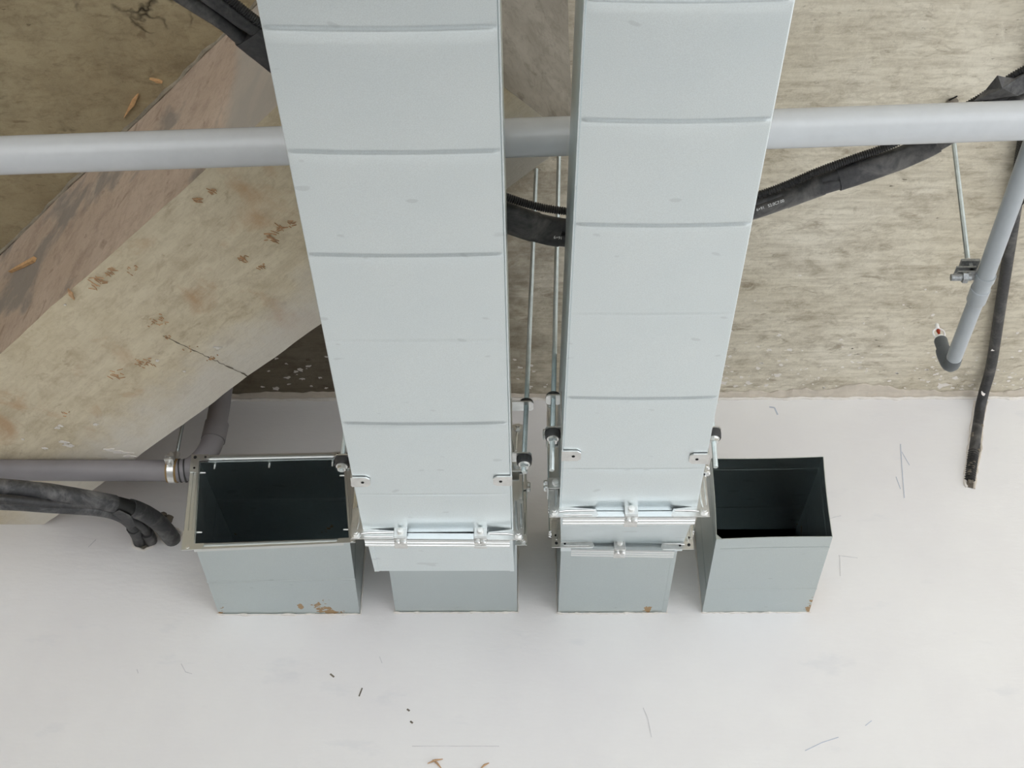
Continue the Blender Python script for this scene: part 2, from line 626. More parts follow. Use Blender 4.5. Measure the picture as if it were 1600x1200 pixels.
def rough_pt(p, k=0.0035):
    return p + Vector((wob(p.x, p.y, p.z, 9), wob(p.y, p.z, p.x, 9), 0.5 * wob(p.z, p.x, p.y, 7))) * k + \
        Vector((wob(p.x + 5, p.y, p.z, 45), wob(p.y, p.z + 3, p.x, 45), 0)) * k * 0.35


ztop = CEIL + 0.05
grid(lambda a, c: rough_pt(beam_pt(S0 + (S1 - S0) * c, T0 + (T1 - T0) * a, BEAM_Z)), NT, NS, 0)
grid(lambda a, c: rough_pt(beam_pt(S0, T0 + (T1 - T0) * a, BEAM_Z + (ztop - BEAM_Z) * c)), NT, NZ, 1)
grid(lambda a, c: rough_pt(beam_pt(S1, T0 + (T1 - T0) * a, BEAM_Z + (ztop - BEAM_Z) * c)), NT, NZ, 1)
grid(lambda a, c: rough_pt(beam_pt(S0 + (S1 - S0) * a, T1, BEAM_Z + (ztop - BEAM_Z) * c)), NS, NZ, 2)
bmesh.ops.remove_doubles(mb.bm, verts=mb.bm.verts[:], dist=1e-5)
beam = mb.build('ceiling_beam', [M['beam_bottom'], M['beam_side'], M['beam_end']])
tag(beam, 'thick concrete beam crossing the ceiling diagonally at upper left', 'beam', kind='structure')

# ridge left by a formwork joint across the beam's underside
a0, a1 = on_z(255, 525, 1.569), on_z(388, 588, 1.569)
mb = MB()
n = 40
mb.tube([a0.lerp(a1, i / n) + Vector((wob(i, 3, 0, .7), wob(i, 7, 0, .7), 0)) * 0.003 for i in range(n + 1)],
        [0.0004 + 0.0016 * max(0.0, wob(i, 1, 2, .6)) for i in range(n + 1)], 6)
tag(mb.build('formwork_ridge', M['mortar_dark'], beam))

# grey fillet where the beam's side meets the slab
mb = MB()
p0, p1 = beam_pt(S0 - 0.002, -4.2, CEIL), beam_pt(S0 - 0.002, T1, CEIL)
n = 160
mb.tube([p0.lerp(p1, i / n) + Vector((wob(i, 0, 0, .31), wob(i, 9, 0, .31), 0)) * 0.005 for i in range(n + 1)],
        [0.0042 + 0.0028 * wob(i, 4, 4, .23) for i in range(n + 1)], 8)
tag(mb.build('mortar_fillet', M['fillet'], beam))

# ragged band of mortar along the joint of wall and ceiling
mb = MB()
n = 620
x0, x1 = -0.75, 2.2
prev = None
for i in range(n + 1):
    x = x0 + (x1 - x0) * i / n
    w = 0.014 + 0.020 * wob(x, 2, 0, 3.1) + 0.014 * wob(x, 5, 0, 13) + 0.009 * wob(x, 8, 0, 47)
    if x < 0.3:
        w = w * 0.55
    # a broad tongue of mortar right of the ducts
    w += 0.022 * math.exp(-((x - 0.80) / 0.07) ** 2)
    w = max(0.002, w)
    h = 0.006 + 0.003 * wob(x, 1, 1, 20)
    ring = [mb.bm.verts.new(p) for p in ((x, WALL, CEIL - 0.0005), (x, WALL - w, CEIL - 0.0005), (x, WALL - w + 0.001, CEIL - h * 0.5), (x, WALL - w * 0.45, CEIL - h), (x, WALL - 0.0005, CEIL - h * 1.3 - 0.004))]
    if prev:
        for k in range(4):
            mb.face((prev[k], prev[k + 1], ring[k + 1], ring[k]))
    prev = ring
tag(mb.build('trim_1', M['mortar']), 'ragged beige mortar band along wall and ceiling joint', 'mortar', kind='structure')

# white lip of paint just below it
mb = MB()
n = 600
mb.tube([(x0 + (x1 - x0) * i / n, WALL - 0.0005, CEIL - 0.014 + 0.003 * wob(i, 0, 0, .11) + 0.0018 * wob(i, 3, 0, .43)) for i in range(n + 1)],
        [0.0042 + 0.0018 * wob(i, 6, 0, .27) for i in range(n + 1)], 6)
tag(mb.build('trim_2', M['fleck']), 'uneven white lip of plaster along the top of the wall', 'plaster', kind='structure')


def blob(mb, c, ux, uy, nrm, r, seg=9, thick=0.0012, stretch=1.6, ang=None):
    """irregular flat chip of plaster or paint"""
    ang = random.uniform(0, math.pi) if ang is None else ang
    pts = []
    for k in range(seg):
        a = 2 * math.pi * k / seg
        rr = r * random.uniform(0.3, 1.15)
        x, y = rr * math.cos(a) * stretch, rr * math.sin(a)
        x, y = x * math.cos(ang) - y * math.sin(ang), x * math.sin(ang) + y * math.cos(ang)
        pts.append(c + ux * x + uy * y)
    mb.prism([p - nrm * 0.0004 for p in pts], nrm * thick)


UX, UY, DN = Vector((1, 0, 0)), Vector((0, 1, 0)), Vector((0, 0, -1))
mb = MB()
for (cu, cv, r) in ((325, 85, 7), (430, 85, 6), (490, 88, 3), (285, 152, 5), (385, 160, 5), (128, 118, 5), (270, 178, 5), (365, 210, 8),
                    (100, 250, 11), (220, 250, 7), (310, 262, 7), (185, 222, 4), (1140, 170, 6), (1165, 205, 7), (1255, 222, 8), (1190, 262, 14),
                    (1470, 185, 4), (1530, 220, 5), (1525, 240, 4), (730, 110, 4), (925, 240, 4), (1400, 285, 4), (370, 12, 5), (155, 265, 5),
                    (1120, 245, 4), (1240, 275, 6), (1290, 280, 5), (1580, 90, 4), (1330, 265, 3), (1350, 280, 4)):
    c = on_z(1100 + cu / 3.2, 520 + cv / 3.2, 1.92)
    blob(mb, c, UX, UY, DN, r / F * 2.9 * 0.72, stretch=1.5, ang=random.uniform(-0.4, 0.6))
for (u, v, r) in ((432, 560, 3), (447, 568, 3), (462, 581, 4), (470, 578, 6), (448, 590, 5), (472, 592, 4), (486, 603, 4), (430, 607, 8),
                  (500, 590, 3), (410, 604, 3), (452, 600, 3), (483, 572, 4), (510, 606, 4), (420, 580, 3),
                  (812, 574, 4), (830, 571, 3), (833, 580, 3), (804, 562, 3), (826, 605, 6), (852, 604, 3), (880, 590, 4), (881, 566, 3),
                  (1250, 430, 2), (1350, 505, 2), (1180, 470, 2), (1446, 452, 2), (1463, 456, 2), (1458, 492, 3), (1412, 476, 2), (1590, 520, 3)):
    blob(mb, on_z(u, v, 1.92), UX, UY, DN, r / F * 2.6, stretch=1.5, ang=random.uniform(-0.4, 0.6))
for _ in range(150):
    u, v = random.uniform(1110, 1640), 606 - abs(random.gauss(0, 1)) * 38
    if random.random() < .15:
        u = random.uniform(400, 890)
    blob(mb, on_z(u, v, 1.92), UX, UY, DN, random.uniform(0.8, 2.6) / F * 2.8, stretch=1.7, ang=random.uniform(-0.5, 0.7))
fl = mb.build('paint_fleck', M['fleck'], ceiling)
fl['kind'] = 'stuff'

mb = MB()
for (u, v, r, k) in ((185, 706, 7, 2.6), (172, 702, 4, 2.2), (200, 712, 5, 2.4), (95, 665, 3, 1.5), (100, 690, 5, 1.6), (108, 696, 6, 1.4), (150, 663, 4, 1.2), (90, 668, 3, 1.5),
                     (245, 563, 3, 1), (340, 543, 3, 2), (288, 580, 2, 1), (102, 476, 2, 1), (70, 700, 3, 1.4), (36, 686, 2, 1)):
    blob(mb, on_z(u, v, 1.569), UX, UY, DN, r / F * 2.5, stretch=k * 1.3, ang=0.1, thick=0.002, seg=14)
fl = mb.build('paint_fleck', M['fleck'], beam)
fl['kind'] = 'stuff'


def sliver(mb, c, d, L, w, nrm):
    d = d.normalized()
    s = d.cross(nrm).normalized()
    mb.prism([c - d * L * .5 - nrm * .001, c - s * w * .5 - nrm * .001, c + d * L * .5 - nrm * .001, c + s * w * .6 - d * L * .1 - nrm * .001], nrm * 0.0016)


# rubbed wood fibres from the shuttering
mb = MB()
for (u, v, cnt, spread, L) in ((152, 440, 22, 16, 12), (172, 425, 10, 10, 12), (425, 372, 16, 12, 14), (440, 355, 10, 14, 12), (378, 404, 16, 7, 8), (408, 417, 10, 7, 7),
                               (218, 568, 12, 8, 8), (232, 566, 8, 8, 8), (185, 585, 10, 12, 12), (255, 500, 8, 10, 7), (310, 315, 8, 8, 10), (330, 300, 8, 8, 10), (455, 350, 8, 8, 10),
                               (262, 527, 8, 5, 5), (332, 561, 12, 7, 5), (300, 545, 6, 12, 4), (100, 646, 6, 6, 6), (205, 420, 8, 14, 6), (240, 505, 8, 9, 7)):
    for _ in range(cnt):
        uu, vv = u + random.gauss(0, spread * .5), v + random.gauss(0, spread * .35)
        c = on_z(uu, vv, 1.5685)
        if c.x + c.y < S0 + 0.01 or c.x + c.y > S1 - 0.01:
            continue
        d = Vector((1, random.gauss(0.5, 0.9), 0))
        sliver(mb, c, d, L * random.uniform(.4, 1.1) / F * 2.4, random.uniform(0.5, 1.3) / F * 2.4, DN)
sf = mb.build('wood_fibre', M['scuff'], beam)
sf['kind'] = 'stuff'

# loose slivers of wood stuck to the concrete
SPL = [((206, 162), (194, 182), (216, 146), 7, 1.92, 'long orange wood sliver stuck to the brown ceiling', DN),
       ((243, 123), (234, 121), (254, 127), 5, 1.92, 'tiny orange wood chip on ceiling by beam edge', DN)]
for (c, a, b_, w, z, lab, nrm) in SPL:
    C0, A0, B0 = on_z(*c, z), on_z(*a, z), on_z(*b_, z)
    mb = MB()
    d = (B0 - A0).normalized()
    s = d.cross(nrm)
    wd = w / F * 2.4
    mb.prism([A0, A0.lerp(B0, .45) - s * wd * .35, A0.lerp(B0, .7) - s * wd * .5, B0 - s * wd * .15, B0 + s * wd * .1, A0.lerp(B0, .62) + s * wd * .5, A0.lerp(B0, .4) + s * wd * .2], nrm * 0.006)
    tag(mb.build('wood_splinter', M['splinter']), lab, 'wood splinter', 'wood splinters on the concrete')
# one on the beam's sloping-looking side face
def on_side(u, v):
    r_ = ray(u, v)
    k = S0 / (r_.x + r_.y)
    return r_ * k + Vector((0, 0, CZ))


nrm = Vector((-1, -1, 0)).normalized()
A0, B0 = on_side(18, 427), on_side(57, 407)
mb = MB(); d = (B0 - A0).normalized(); s = d.cross(nrm); wd = 9 / F * 2.4
mb.prism([A0 + nrm * .001, A0.lerp(B0, .4) - s * wd * .3 + nrm * .001, B0 - s * wd * .5 + nrm * .001, B0 + s * wd * .45 + nrm * .001, A0.lerp(B0, .5) + s * wd * .35 + nrm * .001], nrm * 0.007)
tag(mb.build('wood_splinter', M['splinter']), 'orange wood sliver on the pinkish side of the beam', 'wood splinter', 'wood splinters on the concrete')
A0, B0 = on_z(105, 450, 1.568), on_z(117, 466, 1.568)
mb = MB(); d = (B0 - A0).normalized(); s = d.cross(DN); wd = 6 / F * 2.4
mb.prism([A0 - s * wd * .2, A0.lerp(B0, .5) - s * wd * .5, B0, A0.lerp(B0, .5) + s * wd * .5], DN * 0.005)
tag(mb.build('wood_splinter', M['scuff']), 'dull brown wood chip at the lower edge of the beam side', 'wood splinter', 'wood splinters on the concrete')

# pencil strokes and scratches on the painted wall
def wall_line(pts, w, mat, name):
    mb = MB()
    P = [on_y(u, v, WALL) for u, v in pts]
    ww = w / F * 2.2
    for a, c in zip(P, P[1:]):
        d = (c - a).normalized()
        s = d.cross(Vector((0, -1, 0)))
        o = Vector((0, -0.0006, 0))
        mb.prism([a - s * ww * .5, c - s * ww * .5, c + s * ww * .5, a + s * ww * .5], o)
    return mb.build(name, mat, wall_back)


for pts, w in ((((1407, 694), (1409, 728), (1413, 778)), 1.6), (((1400, 745), (1407, 764)), 1.4), (((1409, 706), (1421, 727)), 1.2), (((1202, 636), (1210, 637), (1215, 648)), 3.0), (((1258, 1173), (1285, 1160), (1310, 1152)), 1.4), (((1352, 1134), (1362, 1126)), 1.3)):
    wall_line(pts, w, M['graphite'], 'pencil_line')
for pts, w in ((((1296, 811), (1305, 808), (1314, 806)), 1.5), (((644, 1166), (780, 1166)), 1.1), (((1005, 1106), (1012, 1122), (1018, 1152)), 1.3), (((283, 1037), (290, 1050), (300, 1053)), 1.5),
               (((138, 855), (150, 843)), 1.2), (((214, 1046), (216, 1052)), 1.4), (((593, 1026), (597, 1036)), 1.4), (((1310, 868), (1340, 872)), 1.4), (((1312, 868), (1313, 900)), 1.2)):
    wall_line(pts, w, M['scratch'], 'scratch')
# specks of wood on the wall
for (a, b_, w) in (((561, 1088), (566, 1075), 2.6), ((516, 1053), (522, 1058), 3.5), ((636, 1108), (640, 1111), 3.5), ((641, 1127), (645, 1130), 3.5)):
    wall_line((a, b_), w, M['mortar_dark'], 'speck')
for (a, b_, lab) in (((668, 1193), (692, 1186), 'brown straw stuck to the wall at bottom edge, topmost of the bits'), ((690, 1201), (676, 1187), 'brown straw crossing another one at the bottom of the wall'), ((750, 1202), (764, 1192), 'lone brown straw at the bottom edge right of the crossed pair')):
    A0, B0 = on_y(*a, WALL - .004), on_y(*b_, WALL - .002)
    mb = MB(); mb.tube([A0, A0.lerp(B0, .5) + Vector((0, -.003, 0.001)), B0], [0.0008, 0.0022, 0.0008], 6)
    tag(mb.build('straw', M['scuff']), lab, 'straw', 'straws on the wall')


# ------------------------------------------------------------------ ducts
def rect(x0, x1, y, z0, z1, d=0.0):
    """ring of four points, anticlockwise seen from the camera: BL BR TR TL; d grows it"""
    return [Vector((x0 - d, y, z0 - d)), Vector((x1 + d, y, z0 - d)), Vector((x1 + d, y, z1 + d)), Vector((x0 - d, y, z1 + d))]


def shell(mb, rings, t=0.0012):
    """open sheet-metal tube through a list of 4-point rings, with an inner skin"""
    def inner(rg):
        c = sum(rg, Vector()) / 4
        out = []
        for p in rg:
            s = Vector((math.copysign(t, c.x - p.x), 0, math.copysign(t, c.z - p.z)))
            out.append(p + s)
        return out
    O = [[mb.bm.verts.new(p) for p in r_] for r_ in rings]
    I = [[mb.bm.verts.new(p) for p in inner(r_)] for r_ in rings]
    for A, B in zip(O, O[1:]):
        for i in range(4):
            mb.face((A[i], A[(i + 1) % 4], B[(i + 1) % 4], B[i]))
    for A, B in zip(I, I[1:]):
        for i in range(4):
            mb.face((A[i], B[i], B[(i + 1) % 4], A[(i + 1) % 4]))
    for X, Y in ((O[0], I[0]), (O[-1], I[-1])):
        for i in range(4):
            mb.face((X[i], X[(i + 1) % 4], Y[(i + 1) % 4], Y[i]))


# small hardware, built once round its own origin and copied
def proto(mb, name, mat, smooth=True):
    o = mb.build(name, mat, None, smooth)
    COL.objects.unlink(o)
    return o


mb = MB()      # hex bolt head looking along -Y
mb.cyl((0, 0, 0), (0, -0.0015, 0), 0.0085, 18)
mb.cyl((0, -0.0015, 0), (0, -0.007, 0), 0.0062, 6)
mb.cyl((0, -0.007, 0), (0, -0.0095, 0), 0.0034, 10)
P_BOLT = proto(mb, 'flange_bolt', M['zinc'], False)

mb = MB()      # clamp that grips the two rails; hangs at the rail's outer edge, z up
mb.box((-0.011, -0.018, -0.006), (0.011, -0.0155, 0.013), bev=0.0008)
mb.box((-0.011, -0.018, -0.0085), (0.011, 0.016, -0.006), bev=0.0008)
mb.box((-0.011, 0.0135, -0.006), (0.011, 0.016, 0.010), bev=0.0008)
mb.lathe([(0.0055, 0), (0.0055, 0.004), (0.004, 0.006)], (-0.005, -0.009, -0.0085), (0, 0, -1), 12)
mb.lathe([(0.0055, 0), (0.0055, 0.004), (0.004, 0.006)], (0.005, -0.009, -0.0085), (0, 0, -1), 12)
P_CLAMP = proto(mb, 'rail_clamp', M['zinc'], False)
mb = MB()
mb.lathe([(0.0058, 0), (0.0058, 0.0035), (0.0048, 0.0055), (0.0012, 0.0062)], (0, 0, 0), (0, -1, 0), 16)
P_CLAMPBOLT = proto(mb, 'clamp_bolt', M['nickel'])

mb = MB()      # pressed corner plate: an L of sheet with a stiffening rib, in the XZ plane, arms +X and +Z
mb.prism([(-0.019, 0, -0.019), (0.058, 0, -0.019), (0.062, 0, -0.015), (0.058, 0, -0.004), (0.001, 0, 0.001), (-0.004, 0, 0.040), (-0.015, 0, 0.044), (-0.019, 0, 0.040)], (0, -0.0018, 0))
mb.tube([(-0.002, -0.0022, -0.0095), (0.010, -0.0022, -0.0078), (0.056, -0.0022, -0.0070)], [0.0012, 0.0022, 0.0016], 8)
mb.tube([(0.004, -0.0022, -0.0155), (0.020, -0.0022, -0.0158), (0.052, -0.0022, -0.0155)], [0.0010, 0.0020, 0.0014], 8)
mb.tube([(-0.0095, -0.0022, -0.002), (-0.0078, -0.0022, 0.010), (-0.0072, -0.0022, 0.038)], [0.0012, 0.0022, 0.0016], 8)
P_CORNER = proto(mb, 'corner_plate', M['zinc'], False)
mb = MB()
mb.cyl((0, 0.0006, 0), (0, -0.0006, 0), 0.003, 12)
P_HOLE = proto(mb, 'bolt_hole', M['hole'], False)


def copy_sub(src, parent, loc_world, rot=(0, 0, 0)):
    c = src.copy(); COL.objects.link(c); c.parent = parent
    Mi = parent.matrix_basis.to_euler() if False else None
    c.location = loc_world
    c.rotation_euler = rot
    return c


def rail_profile(mb, p, q, out, ydir, w=0.018, depth=0.011):
    """one roll-formed flange rail from p to q along the duct face; out = direction away from the duct"""
    out = Vector(out)
    yv = Vector((0, ydir, 0))
    prof = [(0.02, 0), (1.08, 0), (1.08, 0.22), (0.96, 0.30), (0.96, 0.50), (1.08, 0.58), (1.08, 0.98), (0.99, 1.12), (0.70, 1.12), (0.70, 0.98), (0.92, 0.92), (0.92, 0.55), (0.84, 0.48), (0.84, 0.22), (0.02, 0.22)]
    a = [p + out * (w * o) + yv * (depth * d_) for o, d_ in prof]
    b_ = [q + out * (w * o) + yv * (depth * d_) for o, d_ in prof]
    mb.quad_hull(a, b_)


def flange(root, x0, x1, y, z0, z1, tilt=0.0, w=0.018, mat='rail', bolts=True, faces=(-1, 1), inset=0.004):
    """frame of rails round a duct joint plus corner plates and bolts"""
    X, Z = Vector((1, 0, 0)), Vector((0, 0, 1))
    dz = lambda x: tilt * (x - x0)
    for (nm, p, q, o) in (('bottom', Vector((x0 + inset, y, z0 + dz(x0))), Vector((x1 - inset, y, z0 + dz(x1))), -Z),
                          ('top', Vector((x0 + inset, y, z1 + dz(x0))), Vector((x1 - inset, y, z1 + dz(x1))), Z),
                          ('left', Vector((x0, y, z0 + inset)), Vector((x0, y, z1 - inset)), -X),
                          ('right', Vector((x1, y, z0 + inset)), Vector((x1, y, z1 - inset)), X)):
        mb = MB()
        for yd in faces:
            rail_profile(mb, p, q, o, yd, w)
        mb.build('flange_rail', M[mat], root)
    for (cx, cz, rz) in ((x0, z0 + dz(x0), (0, 0, 0)), (x1, z0 + dz(x1), (0, -math.pi / 2, 0)), (x1, z1 + dz(x1), (0, math.pi, 0)), (x0, z1 + dz(x0), (0, math.pi / 2, 0))):
        c = inst(P_CORNER, root, (cx, y - 0.0122, cz), rz)
        if mat != 'rail':
            c.material_slots[0].link = 'OBJECT'
            c.material_slots[0].material = M[mat]
        if bolts:
            b_ = P_BOLT.copy(); COL.objects.link(b_); b_.parent = c
            b_.location = (-0.0105, -0.0022, -0.0105)
        else:
            for (hx, hz, sc) in ((-0.010, -0.010, 1.0), (0.006, -0.011, 0.75), (-0.011, 0.007, 0.75)):
                h = P_HOLE.copy(); COL.objects.link(h); h.parent = c
                h.location = (hx, -0.0024, hz); h.scale = (sc, 1, sc)


def clamp(root, loc, rot=(0, 0, 0)):
    c = inst(P_CLAMP, root, loc, rot)
    b_ = P_CLAMPBOLT.copy(); COL.objects.link(b_); b_.parent = c
    b_.location = (0, -0.018, 0.005)
    return c


DZ = CZ + 1.212      # underside of both runs
DH = 0.20


def run_bottom(mb, ya, yb, xl, xr, beads, z0):
    """bottom sheet with pressed stiffening grooves; xl(y), xr(y) give the two arrises"""
    rows = []
    for (yc, dep, w) in beads:
        rows += [yc + w * k for k in (-1.0, -0.75, -0.5, -0.3, -0.1, 0.1, 0.3, 0.5, 0.75, 1.0)]
    k = ya
    while k < yb:
        if all(abs(k - yc) > w * 1.3 for yc, d_, w in beads):
            rows.append(k)
        k += 0.02
    rows = sorted(set(rows + [yb]))
    ts = [0, .002, .004, .007, .012, .02, .03, .04] + [k / 30 for k in range(2, 29)] + [.96, .97, .98, .988, .993, .996, .998, 1]
    nx = len(ts) - 1
    g = []
    for y in rows:
        line = []
        for i in range(nx + 1):
            t = ts[i]
            x = xl(y) + (xr(y) - xl(y)) * t
            edge = min(1.0, min(t, 1 - t) / 0.035)
            z = z0
            for (yc, dep, w) in beads:
                q = (y - (yc + 0.003 * (1 - (2 * t - 1) ** 2) * (1 if dep > 0.001 else 0.2))) / w
                if abs(q) < 1:
                    z -= dep * edge * (0.5 + 0.5 * math.cos(math.pi * q))
            # the panels belly out very slightly between grooves
            mid = math.sin(math.pi * t)
            z -= 0.0008 * mid * (0.5 + 0.5 * wob(y, 3, 0, 4.0))
            z += 0.0012 * max(0.0, 1 - min(t, 1 - t) / 0.006) ** 2
            line.append(mb.bm.verts.new((x, y, z)))
        g.append(line)
    for A, B in zip(g, g[1:]):
        for i in range(nx):
            mb.face((A[i], A[i + 1], B[i + 1], B[i]))
    return g


def main_run(root, ya, yb, xl, xr, beads):
    mb = MB()
    g = run_bottom(mb, ya, yb, xl, xr, beads, DZ)
    zt = DZ + DH
    tops = [(mb.bm.verts.new((l[0].co.x, l[0].co.y, zt)), mb.bm.verts.new((l[-1].co.x, l[-1].co.y, zt))) for l in g]
    for i in range(len(g) - 1):
        mb.face((g[i][0], g[i + 1][0], tops[i + 1][0], tops[i][0]))
        mb.face((g[i][-1], tops[i][1], tops[i + 1][1], g[i + 1][-1]))
        mb.face((tops[i][0], tops[i + 1][0], tops[i + 1][1], tops[i][1]))
    o = mb.build('duct_section', M['duct'], root, True)
    return o


def seam(root, pts, side, h=0.016, t=0.0022):
    """folded lock seam along an arris, standing proud of the side sheet"""
    mb = MB()
    for (p, q) in zip(pts, pts[1:]):
        p, q = Vector(p), Vector(q)
        s = Vector((side, 0, 0))
        prof = [(0, -0.0016), (t, -0.0016), (t, h * .45), (t * .4, h * .5), (t * .9, h * .56), (t * .9, h), (0, h)]
        mb.quad_hull([p + s * a + Vector((0, 0, b_)) for a, b_ in prof], [q + s * a + Vector((0, 0, b_)) for a, b_ in prof])
    return mb.build('lock_seam', M['duct'], root)


def line2(p, q):
    return lambda y: p.x + (q.x - p.x) * (y - p.y) / (q.y - p.y)


DR = DZ - CZ
# ---- left run
yfl = on_z(690, 833, DR).y
L_l = line2(on_z(400, 0, DR), on_z(565, 820, DR))
L_r = line2(on_z(778, 0, DR), on_z(800, 830, DR))
left_run = thing('ventilation_duct', 'wider left galvanised air duct hung under the ceiling with two clamps on its flange', 'air duct', (L_l(1.5) * .5 + L_r(1.5) * .5, 1.5, DZ), 'air duct runs')
beads = [(on_z(600, v, DR).y, d, w) for v, d, w in ((44, .0022, .0062), (237, .0022, .0058), (398, .0022, .0058), (533, .0005, .006), (661, .0026, .006), (772, .0007, .003))]
ynext = beads[0][0]
while ynext > -1.0:
    ynext -= 0.165
    beads.insert(0, (ynext, .0028, .006))
main_run(left_run, -1.2, yfl - 0.004, L_l, L_r, beads)
seam(left_run, [(L_r(-1.2), -1.2, DZ), (L_r(yfl - .012), yfl - .012, DZ)], 1)
flange(left_run, L_l(yfl), L_r(yfl), yfl, DZ, DZ + DH, tilt=-0.01)
for u in (627, 751):
    clamp(left_run, (on_y(u, 833, yfl).x, yfl, DZ - 0.0125))
clamp(left_run, (L_r(yfl) + 0.0125, yfl, DZ + 0.125), (0, -math.pi / 2, 0))
clamp(left_run, (L_l(yfl) - 0.0125, yfl, DZ + 0.10), (0, math.pi / 2, 0))
# sleeve that climbs to the stub in the wall
YS = 2.28
xa0, xa1 = on_y(572, 846, yfl + .01).x, L_r(yfl)
zend = 0.024
yend = on_z(690, 892, DR + zend).y
xb0, xb1 = on_y(586, 892, yend).x, on_y(803, 892, yend).x
mb = MB()
shell(mb, [rect(xa0, xa1, yfl + .004, DZ, DZ + DH), rect(xb0, xb1, yend, DZ + zend, DZ + zend + DH)])
shell(mb, [rect(xb0 + .002, xb1 - .001, yend - .002, DZ + zend + .002, DZ + zend + DH - .002), rect(ST_B[0] - .004, ST_B[1], yend + .030, ST_B[2], ST_B[3]), rect(ST_B[0] - .003, ST_B[1], YS, ST_B[2], ST_B[3])])
mb.build('offset_section', M['duct'], left_run)
for (xa, xb, k) in ((xa0, xb0, 1), (xa1, xb1, -1)):
    mb = MB()
    mb.quad_hull([Vector((xa - .0005 * k, yfl + .012, DZ - .0012)), Vector((xa + .0075 * k, yfl + .012, DZ - .0012)), Vector((xa + .0075 * k, yfl + .012, DZ + .004)), Vector((xa - .0005 * k, yfl + .012, DZ + .012))],
                 [Vector((xb - .0005 * k, yend, DZ + zend - .0012)), Vector((xb + .0075 * k, yend, DZ + zend - .0012)), Vector((xb + .0075 * k, yend, DZ + zend + .004)), Vector((xb - .0005 * k, yend, DZ + zend + .012))])
    mb.build('lock_seam', M['duct'], left_run)
flange(left_run, ST_B[0], ST_B[1], YS, ST_B[2], ST_B[3], mat='rail_dull', bolts=True)
clamp(left_run, (ST_B[1] + 0.0125, YS, ST_B[2] + 0.115), (0, -math.pi / 2, 0))
mb = MB()
shell(mb, [rect(ST_B[0], ST_B[1], YS + .001, ST_B[2], ST_B[3]), rect(ST_B[0], ST_B[1], WALL + .6, ST_B[2], ST_B[3])])
mb.build('wall_stub', M['stub'], left_run)

# ---- right run
yf1 = on_z(985, 799, DR).y
R_l = line2(on_z(915, 0, DR), on_z(876, 785, DR))
R_r = line2(on_z(1243, 0, DR), on_z(1091, 785, DR))
right_run = thing('ventilation_duct', 'narrower right galvanised air duct with two flanged joints near the wall', 'air duct', (R_l(1.5) * .5 + R_r(1.5) * .5, 1.5, DZ), 'air duct runs')
beads = [(on_z(1050, v, DR).y, d, w) for v, d, w in ((188, .0022, .0058), (351, .0022, .0058), (491, .0005, .0055), (621, .0024, .0058), (732, .0008, .003))]
ynext = beads[0][0]
while ynext > -1.0:
    ynext -= 0.17
    beads.insert(0, (ynext, .0026, .006))
main_run(right_run, -1.2, yf1 - 0.004, R_l, R_r, beads)
seam(right_run, [(R_l(-1.2), -1.2, DZ), (R_l(yf1 - .012), yf1 - .012, DZ)], -1, h=0.013, t=0.0018)
flange(right_run, R_l(yf1), R_r(yf1), yf1, DZ, DZ + DH)
clamp(right_run, (on_y(985, 800, yf1).x, yf1, DZ - 0.0125))
clamp(right_run, (R_l(yf1) - 0.0125, yf1, DZ + 0.045), (0, math.pi / 2, 0))
clamp(right_run, (R_l(yf1) - 0.0125, yf1, DZ + 0.150), (0, math.pi / 2, 0))
clamp(right_run, (R_r(yf1) + 0.0125, yf1, DZ + 0.075), (0, -math.pi / 2, 0))
Y2 = 2.285
z2 = ST_C[2]
c0, c1 = ST_C[0], ST_C[1]
mb = MB()
shell(mb, [rect(R_l(yf1) + .001, R_r(yf1) - .002, yf1 + .004, DZ, DZ + DH), rect(c0 - .001, c1 + .010, Y2, z2 - .002, ST_C[3] + .002)])
shell(mb, [rect(c0 - .001, c1 + .010, Y2 + .001, z2 - .002, ST_C[3] + .002), rect(c0 - .001, c1 + .010, Y2 + .03, z2 - .002, ST_C[3] + .002)])
mb.build('offset_section', M['duct'], right_run)
mb = MB()
pa, pb = Vector((R_l(yf1) + .001, yf1 + .012, DZ)), Vector((c0 - .001, Y2 - .01, z2 - .002))
for k in (0,):
    mb.quad_hull([pa + Vector(o) for o in ((-.0005, 0, -.0012), (.0075, 0, -.0012), (.0075, 0, .004), (-.0005, 0, .012))], [pb + Vector(o) for o in ((-.0005, 0, -.0012), (.0075, 0, -.0012), (.0075, 0, .004), (-.0005, 0, .012))])
mb.build('lock_seam', M['duct'], right_run)
flange(right_run, c0, c1 + .008, Y2, z2, ST_C[3], tilt=-0.02, bolts=False, inset=0.018, w=0.022)
clamp(right_run, (on_y(968, 869, Y2).x, Y2, z2 - 0.0175))
clamp(right_run, (c1 + 0.0205, Y2, z2 + 0.13), (0, -math.pi / 2, 0))
mb = MB()
shell(mb, [rect(c0, c1, Y2 + .002, z2, ST_C[3]), rect(c0, c1, WALL + .6, z2, ST_C[3])])
mb.build('wall_stub', galvanised('galvanised_stub_right', base=(0.58, 0.635, 0.635), rough=0.34, metal=1.0, rust=[tuple(on_y(1012, 950, WALL - .01) - root_loc(right_run)) + (.010, .02)]), right_run)
mb = MB()
mb.quad_hull([Vector((c1 - .008, Y2 + .02, z2 - .0012)), Vector((c1 + .0012, Y2 + .02, z2 - .0012)), Vector((c1 + .0012, Y2 + .02, z2 + .01)), Vector((c1 - .008, Y2 + .02, z2 + .002))],
             [Vector((c1 - .008, WALL - .001, z2 - .0012)), Vector((c1 + .0012, WALL - .001, z2 - .0012)), Vector((c1 + .0012, WALL - .001, z2 + .01)), Vector((c1 - .008, WALL - .001, z2 + .002))])
mb.build('lock_seam', M['stub'], right_run)

